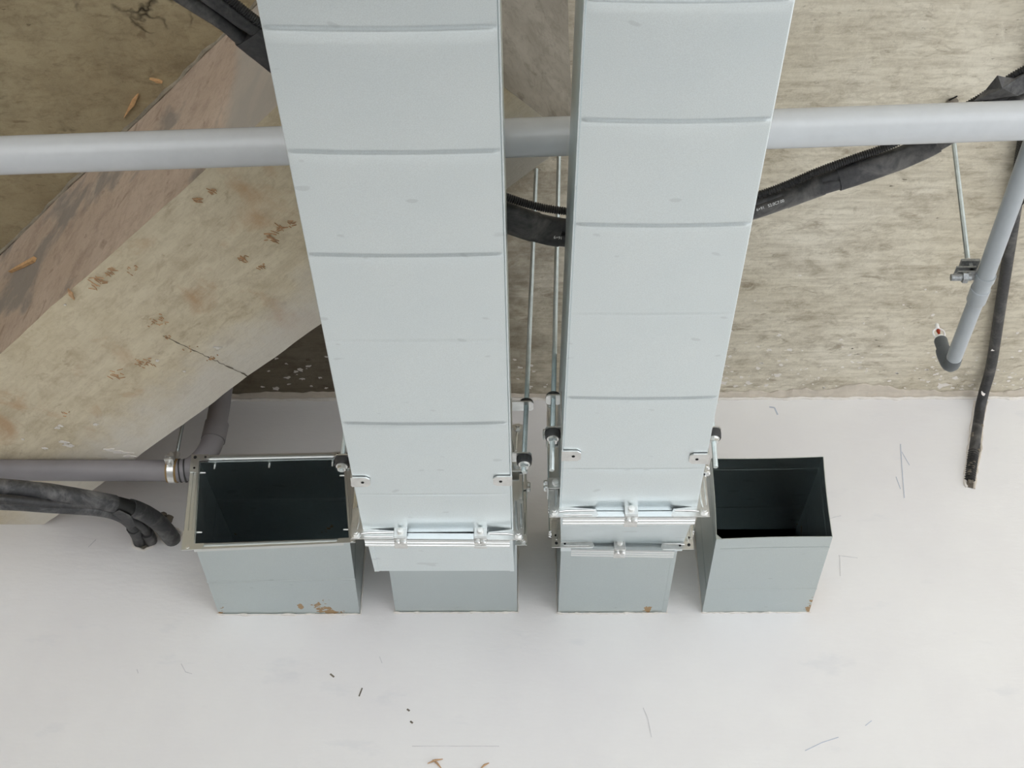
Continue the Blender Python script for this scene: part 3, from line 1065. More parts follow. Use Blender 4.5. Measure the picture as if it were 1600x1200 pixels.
# ---- open stub at the left, with a flange frame
YA = 2.29
bl, br = on_y(304, 852, YA), on_y(546, 843, YA)
tl, tr = on_y(312, 722, YA), on_y(537, 717, YA)
stub_a = thing('duct_stub', 'open galvanised duct mouth with flange frame beside grey pipe elbow', 'duct stub', ((bl + br) / 2), 'open duct mouths')
wa = rect(ST_A[0], ST_A[1], WALL, ST_A[2], ST_A[3])
ma = [bl, br, tr, tl]
def lerp_ring(A, B, t):
    return [p.lerp(q, t) for p, q in zip(A, B)]
def bead_ring(R, k):
    c = sum(R, Vector()) / 4
    return [p + Vector((math.copysign(k, p.x - c.x), 0, math.copysign(k, p.z - c.z))) for p in R]
mb = MB()
rings = [ma, lerp_ring(ma, wa, .50), bead_ring(lerp_ring(ma, wa, .515), -.0014), lerp_ring(ma, wa, .53), wa] + [[p + Vector((0, .6, 0)) for p in wa]]
shell(mb, rings)
bk = [p + Vector((0, .599, 0)) for p in wa]
mb.face([mb.bm.verts.new(p) for p in bk])
rl = root_loc(stub_a)
mb.build('duct_body', galvanised('galvanised_stub_open', base=(0.58, 0.635, 0.635), rough=0.34, metal=1.0,
         rust=[tuple(on_y(503, 950, WALL - .02) - rl) + (.030, .035), tuple(on_y(520, 954, WALL - .005) - rl) + (.035, .012), tuple(on_y(347, 955, WALL - .01) - rl) + (.010, .03), tuple(on_y(470, 947, WALL - .03) - rl) + (.009, .012)]), stub_a)
# frame: four rails on the mouth and four corner plates with holes
def mouth_rail(p, q, outp, outq):
    """flat face with a raised inner lip; p,q inner edge, outp,outq outer edge"""
    mb = MB()
    def sec(a, o):
        d = (o - a)
        F_ = Vector((0, -1, 0))
        return [a + F_ * .001, a + F_ * .006, a + d * .22 + F_ * .007, a + d * .30 + F_ * .003, a + d * .55 + F_ * .003, a + d * .62 + F_ * .005, a + d * .95 + F_ * .005, o + F_ * .003, o - F_ * .003, a + d * .85 - F_ * .003, a + d * .1 - F_ * .002]
    mb.quad_hull(sec(p, outp), sec(q, outq))
    return mb.build('flange_rail', M['rail_dull'], stub_a)
fo = [on_y(284, 862, YA), on_y(556, 850, YA), on_y(551, 708, YA), on_y(300, 713, YA)]
fi = [bl, br, tr, tl]
for i in range(4):
    j = (i + 1) % 4
    mouth_rail(fi[i].lerp(fi[j], .06), fi[j].lerp(fi[i], .06), fo[i].lerp(fo[j], .07), fo[j].lerp(fo[i], .07))
for i in range(4):
    j, k = (i + 1) % 4, (i + 3) % 4
    fr = Vector((0, -.0045, 0))
    ou = fo[i]
    def arm(j, t):
        return fo[i].lerp(fo[j], t), fi[i].lerp(fi[j], max(0.0, t * 1.12 - 0.06))
    ja, jb = arm(j, .115 if i in (0, 2) else .19)
    ka, kb = arm(k, .19 if i in (0, 2) else .115)
    mb = MB()
    mb.prism([p + fr for p in (ou, ja, jb, fi[i], kb, ka)], (0, -.0022, 0))
    cp = mb.build('corner_plate', M['rail_dull'], stub_a)
    for (pt, sc) in ((ou.lerp(fi[i], .5), 1.15), ((ja + jb) / 2 * .72 + ou.lerp(fi[i], .5) * .28, .8), ((ka + kb) / 2 * .72 + ou.lerp(fi[i], .5) * .28, .8)):
        if i in (0, 1) and sc < 1:
            continue
        h = P_HOLE.copy(); COL.objects.link(h); h.parent = cp
        h.location = pt + fr + Vector((0, -.0024, 0)) - rl; h.scale = (sc, 1, sc)
        if i in (0, 1):
            h.name = 'rivet'; h.scale = (1.3, 2, 1.3)
            h.material_slots[0].link = 'OBJECT'; h.material_slots[0].material = M['zinc']
# screw tips poking through into the mouth
P_TIP = None
mb = MB(); mb.cyl((0, 0, 0), (0, 0, -0.011), 0.0022, 8, 0.0016)
P_TIP = proto(mb, 'screw_tip', M['nickel'], False)
def on_seg(a, b_, t):
    return a.lerp(b_, t) + Vector((0, .010, 0))
for t in (.10, .48, .92):
    inst(P_TIP, stub_a, on_seg(tl, tr, t))
for t in (.10, .82):
    inst(P_TIP, stub_a, on_seg(tl, bl, t), (0, -math.pi / 2, 0))
inst(P_TIP, stub_a, on_seg(tr, br, .85), (0, math.pi / 2, 0))
inst(P_TIP, stub_a, on_seg(tr, br, .18), (0, math.pi / 2, 0))

# ---- open stub at the right, raw edge
YD = 2.262
bl, br = on_y(1120, 842, YD), on_y(1300, 838, YD)
tl, tr = on_y(1112, 717, YD), on_y(1286, 714, YD)
stub_d = thing('duct_stub', 'open galvanised duct mouth with raw bare edges at the right', 'duct stub', ((bl + br) / 2), 'open duct mouths')
wd_ = rect(ST_D[0], ST_D[1], WALL, ST_D[2], ST_D[3])
def sag_ring(R, amt, n=8):
    """split the four sides and bow them inwards a little"""
    c = sum(R, Vector()) / 4
    out = []
    for i in range(4):
        p, q = R[i], R[(i + 1) % 4]
        for k in range(n):
            t = k / n
            m = p.lerp(q, t)
            mid = (p + q) / 2
            d = (c - mid); d.y = 0; d.normalize()
            out.append(m + d * amt * 4 * t * (1 - t))
    return out
mb = MB()
md = [bl, br, tr, tl]
stations = [(0.0, .0018, 0), (.115, .001, 0), (.125, .001, .0016), (.14, .001, .0016), (.15, .001, 0), (.55, 0, 0), (.66, 0, 0), (.67, 0, -.001), (.68, 0, 0), (1.0, 0, 0), (3.0, 0, 0)]
def stub_ring(t, sag, bd, inner=0.0):
    R = lerp_ring(md, wd_, t) if t <= 1 else [p + Vector((0, .6, 0)) for p in wd_]
    R = bead_ring(R, bd - inner)
    return sag_ring(R, sag)
O = [[mb.bm.verts.new(p) for p in stub_ring(*s)] for s in stations]
I = [[mb.bm.verts.new(p) for p in stub_ring(*s, inner=.0012)] for s in stations]
for G, fl_ in ((O, False), (I, True)):
    for A, B in zip(G, G[1:]):
        for i in range(len(A)):
            j = (i + 1) % len(A)
            mb.face((A[i], A[j], B[j], B[i]))
for i in range(len(O[0])):
    j = (i + 1) % len(O[0])
    mb.face((O[0][i], O[0][j], I[0][j], I[0][i]))
mb.face(I[-1])
rl = root_loc(stub_d)
mb.build('duct_body', galvanised('galvanised_stub_bare', base=(0.58, 0.635, 0.635), rough=0.34, metal=1.0,
         rust=[tuple(on_y(1266, 938, WALL - .03) - rl) + (.012, .05)]), stub_d)
mb = MB()
offs = ((-.001, 0, -.0016), (.010, 0, -.0016), (.010, 0, .001), (-.001, 0, .012))
mb.quad_hull([bl + Vector((0, .001, 0)) + Vector(o) for o in offs], [wd_[0] + Vector((0, -.001, 0)) + Vector(o) for o in offs])
mb.build('lock_seam', M['stub'], stub_d)

# chips of plaster along the foot of every stub
mb = MB()
for (x0_, x1_, z_) in ((ST_A[0], ST_A[1], ST_A[2]), (ST_B[0], ST_B[1], ST_B[2]), (ST_C[0], ST_C[1], ST_C[2]), (ST_D[0], ST_D[1], ST_D[2])):
    n = 50
    mb.tube([(x0_ - .004 + (x1_ - x0_ + .008) * i / n, WALL - .001, z_ - .002 + .0014 * wob(i, z_, 0, .5)) for i in range(n + 1)], [0.0012 + 0.0038 * max(0.0, wob(i, x0_, 0, .37)) for i in range(n + 1)], 6)
    for sx in (x0_ - .002, x1_ + .002):
        mb.tube([(sx + .0012 * wob(i, sx, 0, .5), WALL - .001, z_ + .2 * i / 20) for i in range(21)], [0.0012 + 0.0035 * max(0.0, wob(i, sx, 2, .4)) for i in range(21)], 6)
pl = mb.build('plaster_collar', M['fleck'], wall_back)


# ------------------------------------------------------------------ hangers of the two runs
def hanger(label, xb, xt, y, ztop, z_up, z_low, z_end, side, xd, foot_u):
    """threaded rod with a bracket screwed to the duct; side = +1 when the duct lies to the right of the rod"""
    root = thing('rod_hanger', label, 'hanger', (xb, y, z_end), 'rod hangers of the air ducts')
    xat = lambda z: xb + (xt - xb) * (z - z_end) / (ztop - z_end)
    mb = MB(); threaded(mb, (xat(z_end), y, z_end), (xat(ztop), y, ztop), 0.0042)
    mb.build('threaded_rod', M['rod'], root)
    # bracket: plate on the duct's flank, foot below it, two tabs out to the rod
    mb = MB()
    t = .0025
    xf = xd - side * t
    lo, hi = min(xd, xf), max(xd, xf)
    mb.box((lo, y - .011, DZ - .003), (hi, y + .011, z_up + .006))
    fx = xd + side * .028
    w = .0130
    mb.prism([(xf, y - w, DZ - .0012), (xd + side * .022, y - w, DZ - .0012), (fx, y - w * .6, DZ - .0012), (fx, y + w * .6, DZ - .0012), (xd + side * .022, y + w, DZ - .0012), (xf, y + w, DZ - .0012)], (0, 0, -.0025))
    for z in (z_up, z_low):
        ex = xat(z) - side * .012
        mb.prism([(xf, y - .0125, z), (ex + side * .004, y - .0125, z), (ex, y - .008, z), (ex, y + .008, z), (ex + side * .004, y + .0125, z), (xf, y + .0125, z)], (0, 0, -.0025))
    mb.build('bracket', M['zinc'], root)
    mb = MB()
    mb.cyl((xd + side * .016, y, DZ - .0036), (xd + side * .016, y, DZ - .0042), .0026, 12)
    mb.build('screw_hole', M['hole'], root)
    mb = MB()
    x = xat(z_up)
    mb.lathe([(0.0115, 0), (0.0125, .003), (0.011, .007), (0.006, .010)], (x, y, z_up + .0002), (0, 0, 1), 20)
    mb.build('rubber_washer', M['rubber'], root, True)
    mb = MB()
    x = xat(z_low)
    mb.lathe([(0.0125, 0), (0.0128, .003), (0.0122, .011), (0.0115, .0125)], (x, y, z_low - .0027), (0, 0, -1), 20)
    mb.build('rubber_washer', M['rubber'], root, True)
    mb = MB()
    mb.cyl((x, y, z_low - .0152), (x, y, z_low - .0165), .0095, 18)
    mb.cyl((x, y, z_low - .0165), (x, y, z_low - .0225), .0075, 6)
    mb.build('nut', M['zinc'], root)
    return root


def hy(v):                       # distance of a bracket foot seen at row v under the ducts
    return on_z(800, v, DR - .002).y


y1 = hy(751)
zr = lambda u, v, y: on_y(u, v, y).z
hanger('threaded hanger rod in the gap, on the right flank of the wider duct', on_y(818, 735, y1).x, on_y(838, 264, y1).x, y1, CEIL, zr(820, 633, y1), zr(820, 713, y1), zr(818, 737, y1), -1, L_r(y1), 0)
y2 = hy(712)
hanger('threaded hanger rod in the gap, on the left flank of the narrower duct', on_y(862, 733, y2).x, on_z(873, 254, 1.92).x, y2, CEIL, zr(868, 623, y2), zr(866, 673, y2), zr(862, 735, y2), 1, R_l(y2), 0)
y3 = hy(752)
hanger('threaded hanger rod left of the wider duct, over the flanged open mouth', on_y(533, 736, y3).x, on_y(533, 736, y3).x + .01, y3, BEAM_Z if False else CEIL, zr(530, 600, y3), zr(535, 716, y3), zr(533, 736, y3), 1, L_l(y3), 0)
y4 = hy(717)
hanger('threaded hanger rod right of the narrower duct, over the bare open mouth', on_y(1118, 728, y4).x, on_y(1114, 640, y4).x + .012, y4, CEIL, zr(1117, 628, y4), zr(1117, 673, y4), zr(1118, 730, y4), -1, R_r(y4), 0)

# ------------------------------------------------------------------ the long grey pipe
PZ = 1.472
pa, pb = on_z(0, 243, PZ), on_z(1600, 188, PZ)
d = (pb - pa).normalized()
pa, pb = pa - d * 1.7, pb + d * 2.2
mb = MB()
mb.cyl(pa, pb, 0.0282, 48)
tag(mb.build('drain_pipe', M['pvc'], None, True, tuple((pa + pb) / 2)), 'long light grey plastic pipe running across behind both ducts', 'pipe')

# ------------------------------------------------------------------ taped bundle of black tubes
bundle = thing('tube_bundle', 'taped bundle of black insulated tubes sagging behind both ducts', 'tube bundle', on_z(845, 345, 1.50))


def zpath(pts):
    return [on_z(u, v, z) for u, v, z in pts]


PA = zpath([(-60, -220, 1.54), (200, -60, 1.53), (288, -3, 1.53), (352, 38, 1.53), (392, 72, 1.535), (560, 205, 1.525), (700, 305, 1.50), (797, 353, 1.49), (893, 376, 1.49), (1040, 370, 1.49), (1180, 331, 1.49), (1280, 295, 1.50), (1330, 279, 1.51), (1440, 238, 1.535), (1560, 168, 1.545), (1660, 100, 1.55), (1850, -20, 1.56), (2100, -160, 1.57)])
PB = zpath([(-10, -220, 1.54), (245, -60, 1.53), (330, -3, 1.53), (375, 30, 1.53), (412, 56, 1.535), (580, 190, 1.525), (700, 284, 1.50), (797, 331, 1.50), (893, 354, 1.50), (1040, 350, 1.49), (1180, 321, 1.50), (1280, 284, 1.51), (1330, 267, 1.515), (1440, 228, 1.54), (1560, 152, 1.55), (1660, 85, 1.555), (1850, -35, 1.56), (2100, -175, 1.57)])
PC = zpath([(30, -220, 1.54), (280, -60, 1.53), (357, -3, 1.53), (388, 22, 1.53), (440, 62, 1.535), (600, 185, 1.53), (700, 262, 1.505), (797, 310, 1.50), (893, 331, 1.50), (1040, 334, 1.50), (1180, 306, 1.50), (1280, 267, 1.51), (1330, 249, 1.52), (1400, 223, 1.535), (1520, 160, 1.55), (1585, 118, 1.555), (1660, 75, 1.56), (1850, -50, 1.565), (2100, -190, 1.57)])
mb = MB(); pa_s = spline(PA, .012); mb.tube(pa_s, [0.0108 + .0006 * wob(i, 1, 0, .3) for i in range(len(pa_s))], 16)
mb.build('insulated_tube', M['insul'], bundle, True)
mb = MB(); pb_s = spline(PB, .012); mb.tube(pb_s, [0.0112 + .0006 * wob(i, 5, 0, .3) for i in range(len(pb_s))], 16)
mb.build('insulated_tube', M['insul'], bundle, True)
mb = MB(); p_, r_ = ribbed(PC, 0.0066, 0.0036, 0.0014, 12); mb.tube(p_, r_, 12)
mb.build('corrugated_conduit', M['conduit'], bundle)


def near(path, u, v):
    """index of the path point that lies closest to a line of sight"""
    dr = ray(u, v).normalized()
    o = Vector((0, 0, CZ))
    return min(range(len(path)), key=lambda i: ((path[i] - o) - dr * (path[i] - o).dot(dr)).length)


def wrap(pathA, pathB, ua, va, ub, vb, extra=.0012, mat='insul', name='tape_wrap', ra=.0112):
    """tape wound round both tubes: an oval sleeve over a stretch of the bundle"""
    i, j = near(pathA, ua, va), near(pathA, ub, vb)
    i, j = min(i, j), max(i, j) + 1
    mb = MB()
    rings = []
    idx = list(range(i, j + 1))
    for q in idx:
        q = min(q, len(pathA) - 2)
        p = pathA[q]
        k = min(range(len(pathB)), key=lambda m: (pathB[m] - p).length)
        c, t = (p + pathB[k]) / 2, (pathA[q + 1] - pathA[q - 1]).normalized()
        ax = pathB[k] - p
        ax -= t * ax.dot(t)
        hl = ax.length / 2
        ax.normalize()
        bx = t.cross(ax)
        ring = []
        for s in range(20):
            a = 2 * math.pi * s / 20
            ca, sa = math.cos(a), math.sin(a)
            rr = ra + extra + .0006 * wob(q * .8, s * .5, 0, 1.0)
            ring.append(mb.bm.verts.new(c + ax * (math.copysign(hl, ca) * min(1, abs(ca) * 3) + rr * ca) + bx * rr * sa))
        rings.append(ring)
    for A, B in zip(rings, rings[1:]):
        for s in range(20):
            mb.face((A[s], A[(s + 1) % 20], B[(s + 1) % 20], B[s]))
    mb.face(list(reversed(rings[0]))); mb.face(rings[-1])
    return mb.build(name, M[mat], bundle, True)


wrap(pa_s, pb_s, 374, 56, 470, 135)
wrap(pa_s, pb_s, 770, 340, 826, 360, .0022)
wrap(pa_s, pb_s, 832, 362, 862, 370, .0010)
wrap(pa_s, pb_s, 1225, 314, 1275, 297, .0003)
wrap(pa_s, pb_s, 1282, 294, 1312, 285, -.0016)
wrap(pa_s, pb_s, 1318, 283, 1460, 232, .0016)
# loose torn flap of tape above the pipe, right
mb = MB()
fl_pts = [on_z(u, v, z) for u, v, z in ((1522, 158, 1.545), (1541, 140, 1.548), (1559, 118, 1.535), (1572, 121, 1.545), (1586, 122, 1.54), (1606, 112, 1.545), (1612, 140, 1.54), (1590, 150, 1.53), (1570, 152, 1.535), (1548, 156, 1.54))]
cen = on_z(1566, 138, 1.522)
tv = [mb.bm.verts.new(p) for p in fl_pts]
cv = mb.bm.verts.new(cen)
for i in range(len(tv)):
    mb.face((tv[i], tv[(i + 1) % len(tv)], cv))
r = bmesh.ops.extrude_face_region(mb.bm, geom=mb.bm.faces[:])
bmesh.ops.translate(mb.bm, vec=(0, .001, .0015), verts=[g for g in r['geom'] if isinstance(g, bmesh.types.BMVert)])
mb.build('torn_tape', M['insul_dusty'], bundle)
# printing on the lower tube
def printing(text, u0, v0, u1, v1, z, size):
    a, b_ = on_z(u0, v0, z), on_z(u1, v1, z)
    cu = bpy.data.curves.new('printing', 'FONT')
    cu.body = text
    cu.size = size
    cu.extrude = 0.0002
    tmp = bpy.data.objects.new('tmp', cu); COL.objects.link(tmp)
    dg = bpy.context.evaluated_depsgraph_get()
    me = bpy.data.meshes.new_from_object(tmp.evaluated_get(dg))
    bpy.data.objects.remove(tmp)
    me.materials.clear(); me.materials.append(M['print'])
    o = bpy.data.objects.new('printing', me); COL.objects.link(o)
    o.parent = bundle
    xd = (b_ - a).normalized()
    zd = -ray((u0 + u1) / 2, (v0 + v1) / 2).normalized()
    zd = (zd - xd * zd.dot(xd)).normalized()
    yd = zd.cross(xd)
    mt = Matrix((xd, yd, zd)).transposed().to_4x4()
    mt.translation = a - root_loc(bundle)
    o.matrix_local = mt
    return o


def surf(path, u, v, r):
    """point on the visible skin of a tube"""
    i = near(path, u, v)
    p = path[i]
    return p + (Vector((0, 0, CZ)) - p).normalized() * (r + .0012)


def print_on(text, path, ua, va, ub, vb, r, size):
    a, b_ = surf(path, ua, va, r), surf(path, ub, vb, r)
    cz = lambda p: p
    o = printing(text, ua, va, ub, vb, 1.49, size)
    xd = (b_ - a).normalized()
    zd = (Vector((0, 0, CZ)) - a).normalized()
    zd = (zd - xd * zd.dot(xd)).normalized()
    yd = zd.cross(xd)
    mt = Matrix((xd, yd, zd)).transposed().to_4x4()
    mt.translation = a - root_loc(bundle)
    o.matrix_local = mt


print_on('6+91   52.0', pa_s, 866, 369, 894, 375, .0150, .0066)
print_on('6+91   52.0C7.00', pa_s, 1180, 337, 1236, 316, .0122, .0062)

# ------------------------------------------------------------------ black tubes that enter the wall at the left
entry = thing('tube_bundle', 'dusty black tubes bending into two holes in the white wall', 'tube bundle', on_y(150, 790, 2.35))
def ypath(pts):
    return [on_y(u, v, y) for u, v, y in pts]
B1 = ypath([(-700, 722, 2.08), (-160, 745, 2.20), (-60, 756, 2.23), (0, 762, 2.25), (80, 770, 2.28), (150, 782, 2.32), (190, 790, 2.36), (222, 800, 2.41), (246, 815, 2.47), (262, 832, 2.53), (270, 843, 2.573)])
s1 = spline(B1, .01)
k1 = near(s1, 180, 788)
mb = MB(); mb.tube(s1[:k1 + 1], [.0182 + .0012 * wob(i, 2, 0, .25) for i in range(k1 + 1)], 18); mb.build('insulated_tube', M['insul_dusty'], entry, True)
mb = MB(); mb.tube(s1[max(0, k1 - 4):], .0165, 18); mb.build('tape_wrap', M['conduit'], entry, True)
k2 = near(s1, 205, 795)
mb = MB(); q = s1[k2:]; mb.tube(q, [.0185 + .001 * wob(i, 7, 0, .4) for i in range(len(q))], 18); mb.build('insulated_tube', M['insul_dusty'], entry, True)
B2 = ypath([(-700, 756, 2.10), (-160, 782, 2.22), (0, 787, 2.26), (80, 792, 2.30), (150, 797, 2.34), (180, 803, 2.38), (202, 816, 2.44), (215, 834, 2.52), (220, 846, 2.573)])
s2 = spline(B2, .01)
mb = MB(); mb.tube(s2, [.0125 + .0008 * wob(i, 3, 0, .3) for i in range(len(s2))], 14); mb.build('insulated_tube', M['insul_dusty'], entry, True)
B3 = ypath([(-700, 750, 2.08), (-160, 774, 2.20), (0, 780, 2.24), (80, 787, 2.29), (150, 793, 2.335), (190, 803, 2.39), (218, 818, 2.45), (232, 836, 2.53), (236, 846, 2.573)])
s3 = spline(B3, .01)
mb = MB(); mb.tube(s3, .0098, 14); mb.build('insulated_tube', M['insul'], entry, True)
mb = MB()
for sgn in (0,):
    k3 = near(s2, 212, 828)
    mb.tube(s2[k3 - 2:], .0155, 14)
    k3 = near(s3, 228, 832)
    mb.tube(s3[k3:], .0140, 14)
mb.build('tape_wrap', M['insul'], entry, True)
# flap of tape hanging at the joint
mb = MB()
fp = ypath([(172, 804, 2.36), (186, 797, 2.34), (204, 806, 2.37), (212, 822, 2.44), (203, 828, 2.45), (190, 818, 2.42)])
mb.prism(fp, (0, .001, .0015))
mb.build('torn_tape', M['insul_dusty'], entry)
# broken plaster round the two holes
mb = MB()
for (u, v, r_) in ((268, 838, .021), (226, 843, .026)):
    c = on_y(u, v, WALL)
    n = 26
    mb.tube([c + Vector((math.cos(2 * math.pi * i / n) * (r_ + .003 * wob(i, u, 0, .8)), -.001, math.sin(2 * math.pi * i / n) * (r_ + .003 * wob(i, u, 3, .8)))) for i in range(n + 1)], [.0028 + .0016 * wob(i, v, 0, .7) for i in range(n + 1)], 6)
mb.build('plaster_rim', M['fleck'], wall_back)
mb = MB()
for (u, v, r_) in ((268, 838, .019), (226, 843, .024), (262, 812, .014), (255, 806, .010)):
    c = on_y(u, v, WALL)
    pts = [c + Vector((math.cos(a) * r_ * random.uniform(.8, 1.1), -.0009, math.sin(a) * r_ * random.uniform(.8, 1.1))) for a in [2 * math.pi * k / 12 for k in range(12)]]
    mb.face([mb.bm.verts.new(p) for p in pts])
mb.build('broken_plaster', M['mortar_dark'], wall_back)

# ------------------------------------------------------------------ grey waste pipe under the beam at the left
PY = 2.326
waste = thing('waste_pipe', 'mid grey plastic pipe under the beam, elbowed up beside the open duct', 'pipe', on_y(150, 735, PY))
R0 = .0218
mb = MB(); mb.cyl(on_y(-900, 731, PY), on_y(272, 735.5, PY), R0, 36); mb.build('pipe', M['pvc_dark'], waste, True)
pe = [(262, 735.5), (292, 734), (312, 722), (326, 704), (334, 684)]
ep = spline([on_y(u, v, PY) for u, v in pe], .006)
mb = MB(); mb.tube(ep, R0 + .0012, 30); mb.build('elbow', M['pvc_dark'], waste, True)
mb = MB(); mb.tube([on_y(333, 688, PY), on_y(339, 662, PY)], R0 + .0030, 30); mb.build('socket', M['pvc_dark'], waste, True)
vx = on_y(337, 672, PY)
mb = MB(); mb.cyl(vx, (vx.x - .0, PY, CEIL), R0, 30); mb.build('riser', M['pvc_dark'], waste, True)
mb = MB()
for u in (281, 289):
    mb.tube([on_y(u, 735.4, PY), on_y(u + 2, 735.2, PY)], R0 + .0028, 30)
mb.build('seal_ring', M['rubber'], waste, True)

clampL = thing('pipe_hanger', 'bright zinc pipe clamp and rod holding the grey pipe by the duct mouth', 'hanger', on_y(270, 735, PY))
cc = on_y(270, 735.4, PY)
mb = MB(); mb.tube([cc - Vector((.0105, 0, 0)), cc + Vector((.0105, 0, 0))], R0 + .0026, 32); mb.build('rubber_liner', M['liner'], clampL, True)
mb = MB(); mb.tube([cc - Vector((.0065, 0, 0)), cc + Vector((.0065, 0, 0))], R0 + .0042, 32)
mb.box(cc + Vector((-.009, -R0 - .022, -.002)), cc + Vector((.009, -R0 - .003, .001)))
mb.box(cc + Vector((-.009, -R0 - .022, .006)), cc + Vector((.009, -R0 - .003, .009)))
mb.build('clamp_band', M['zinc'], clampL, True)
mb = MB(); mb.cyl(cc + Vector((0, -R0 - .012, .009)), cc + Vector((0, -R0 - .012, .017)), .0075, 6); mb.cyl(cc + Vector((0, -R0 - .012, -.008)), cc + Vector((0, -R0 - .012, .022)), .0035, 10)
mb.build('clamp_bolt', M['zinc'], clampL)
mb = MB(); mb.cyl(cc + Vector((.002, 0, R0 + .003)), cc + Vector((.002, 0, R0 + .022)), .0070, 6); mb.build('nut', M['zinc'], clampL)
rt = on_y(287, 655, PY)
mb = MB(); threaded(mb, cc + Vector((.002, 0, R0 + .004)), (rt.x + .004, PY, CEIL), .0038); mb.build('threaded_rod', M['rod'], clampL)

# ------------------------------------------------------------------ sprinkler branch at the right
BZ = 1.482
branch = thing('sprinkler_pipe', 'blue grey branch pipe ending in an upturned white sprinkler head', 'pipe', on_z(1530, 450, BZ))
q0, q1, q2 = on_z(1611, 232, BZ), on_z(1532, 452, BZ), on_z(1488, 566, BZ)
qd = (q0 - q2).normalized()
q0 = q2 + qd * ((pa.y + (pb.y - pa.y) * ((q2.x - pa.x) / (pb.x - pa.x)) + 0.031 - q2.y) / qd.y)      # tees off the long pipe
mb = MB(); mb.cyl(q0, q1, .0145, 30); mb.build('pipe', M['pvc_branch'], branch, True)
mb = MB(); dq = (q2 - q1).normalized(); mb.lathe([(.0147, -.001), (.0160, 0), (.0158, .030), (.0130, .036)], q1 - dq * .002, dq, 30); mb.build('collar', M['pvc_branch'], branch, True)
mb = MB(); mb.cyl(q1, q2, .0131, 30); mb.build('pipe', M['pvc_branch'], branch, True)
# elbow turning up
up = on_y(1477, 548, q2.y + .003)
mb = MB()
ex = up.x
mb.tube(spline([q2 - dq * .012, q2 + dq * .004, Vector((q2.x * .6 + ex * .4, q2.y + .010, q2.z + .006)), Vector((ex, q2.y + .009, q2.z + .024)), Vector((ex, q2.y + .009, q2.z + .034))], .004), .0140, 24)
mb.build('elbow', M['pvc_elbow'], branch, True)
eb = Vector((ex, q2.y + .009, q2.z + .030))
mb = MB(); mb.lathe([(.0108, 0), (.0112, .003), (.0118, .026), (.0106, .029)], eb, (-.05, 0, 1), 24); mb.build('reducer', M['pvc_elbow'], branch, True)
hb = eb + Vector((-.0015, 0, .029))
mb = MB(); mb.lathe([(.0090, 0), (.0095, .002), (.0078, .004), (.0072, .006)], hb, (0, 0, 1), 20)
head = mb.build('sprinkler_head', M['white'], branch, True)
for sx in (-1, 1):
    mb = MB()
    mb.tube(spline([hb + Vector((sx * .0068, 0, .004)), hb + Vector((sx * .0098, 0, .011)), hb + Vector((sx * .0088, 0, .019)), hb + Vector((sx * .0015, 0, .025))], .002), .0018, 8)
    mb.build('frame_arm', M['white'], head, True)
mb = MB(); mb.lathe([(.0026, .023), (.0034, .025), (.0034, .034), (.0026, .035)], hb, (0, 0, 1), 14); mb.build('deflector_stem', M['white'], head, True)
mb = MB(); mb.lathe([(.0020, .005), (.0018, .012), (.0030, .016), (.0038, .020), (.0022, .0225)], hb, (0, 0, 1), 14); mb.build('glass_bulb', M['bulb'], head, True)

clampR = thing('pipe_hanger', 'zinc pipe clamp on a slanting rod beside the blue grey branch pipe', 'hanger', on_z(1525, 430, BZ))
cp = q1 - dq * .03
yv = dq
ctr = cp
mb = MB(); mb.tube([ctr - yv * .006, ctr + yv * .006], .0162, 30); mb.build('clamp_band', M['pvc_branch'], clampR, True)
ear = ctr + Vector((-.028, 0, .004))
mb = MB()
mb.box(ctr + Vector((-.046, -.010, .002)), ctr + Vector((-.014, .010, .005)))
mb.box(ctr + Vector((-.046, -.010, .012)), ctr + Vector((-.014, .010, .015)))
mb.box(ctr + Vector((-.036, -.012, .024)), ctr + Vector((-.006, .012, .029)))
mb.box(ctr + Vector((-.024, -.008, .012)), ctr + Vector((-.018, .008, .028)))
mb.build('clamp_ear', M['clamp_dull'], clampR)
mb = MB(); mb.cyl(ctr + Vector((-.058, -.006, -.006)), ctr + Vector((-.026, -.006, -.006)), .0058, 12); mb.cyl(ctr + Vector((-.040, -.006, -.006)), ctr + Vector((-.032, -.006, -.006)), .0095, 6); mb.build('clamp_bolt', M['clamp_dull'], clampR)
rb = ctr + Vector((-.022, 0, .026))
rtp = on_z(1483, 160, 1.92)
mb = MB(); threaded(mb, rb, rtp, .0045); mb.build('threaded_rod', M['rod'], clampR)
mb = MB(); mb.cyl(rb + Vector((0, 0, .003)), rb + Vector((0, 0, .009)), .0085, 6); mb.build('nut', M['zinc'], clampR)

# anchor and wire in the slab above the pipe
an = on_z(1484, 160, 1.92)
anchor = thing('ceiling_anchor', 'small rusty anchor with a bent wire in the ceiling above the long pipe', 'anchor', an)
mb = MB(); mb.lathe([(.012, 0), (.011, .004), (.006, .008)], an + Vector((.004, 0, .0005)), (0, 0, -1), 14); mb.build('anchor_plug', M['mortar_dark'], anchor, True)
mb = MB(); mb.tube([an + Vector((-.004, -.004, 0)), an + Vector((-.001, -.018, -.010)), an + Vector((.002, -.030, -.018))], .0014, 6); mb.build('wire', M['hole'], anchor)

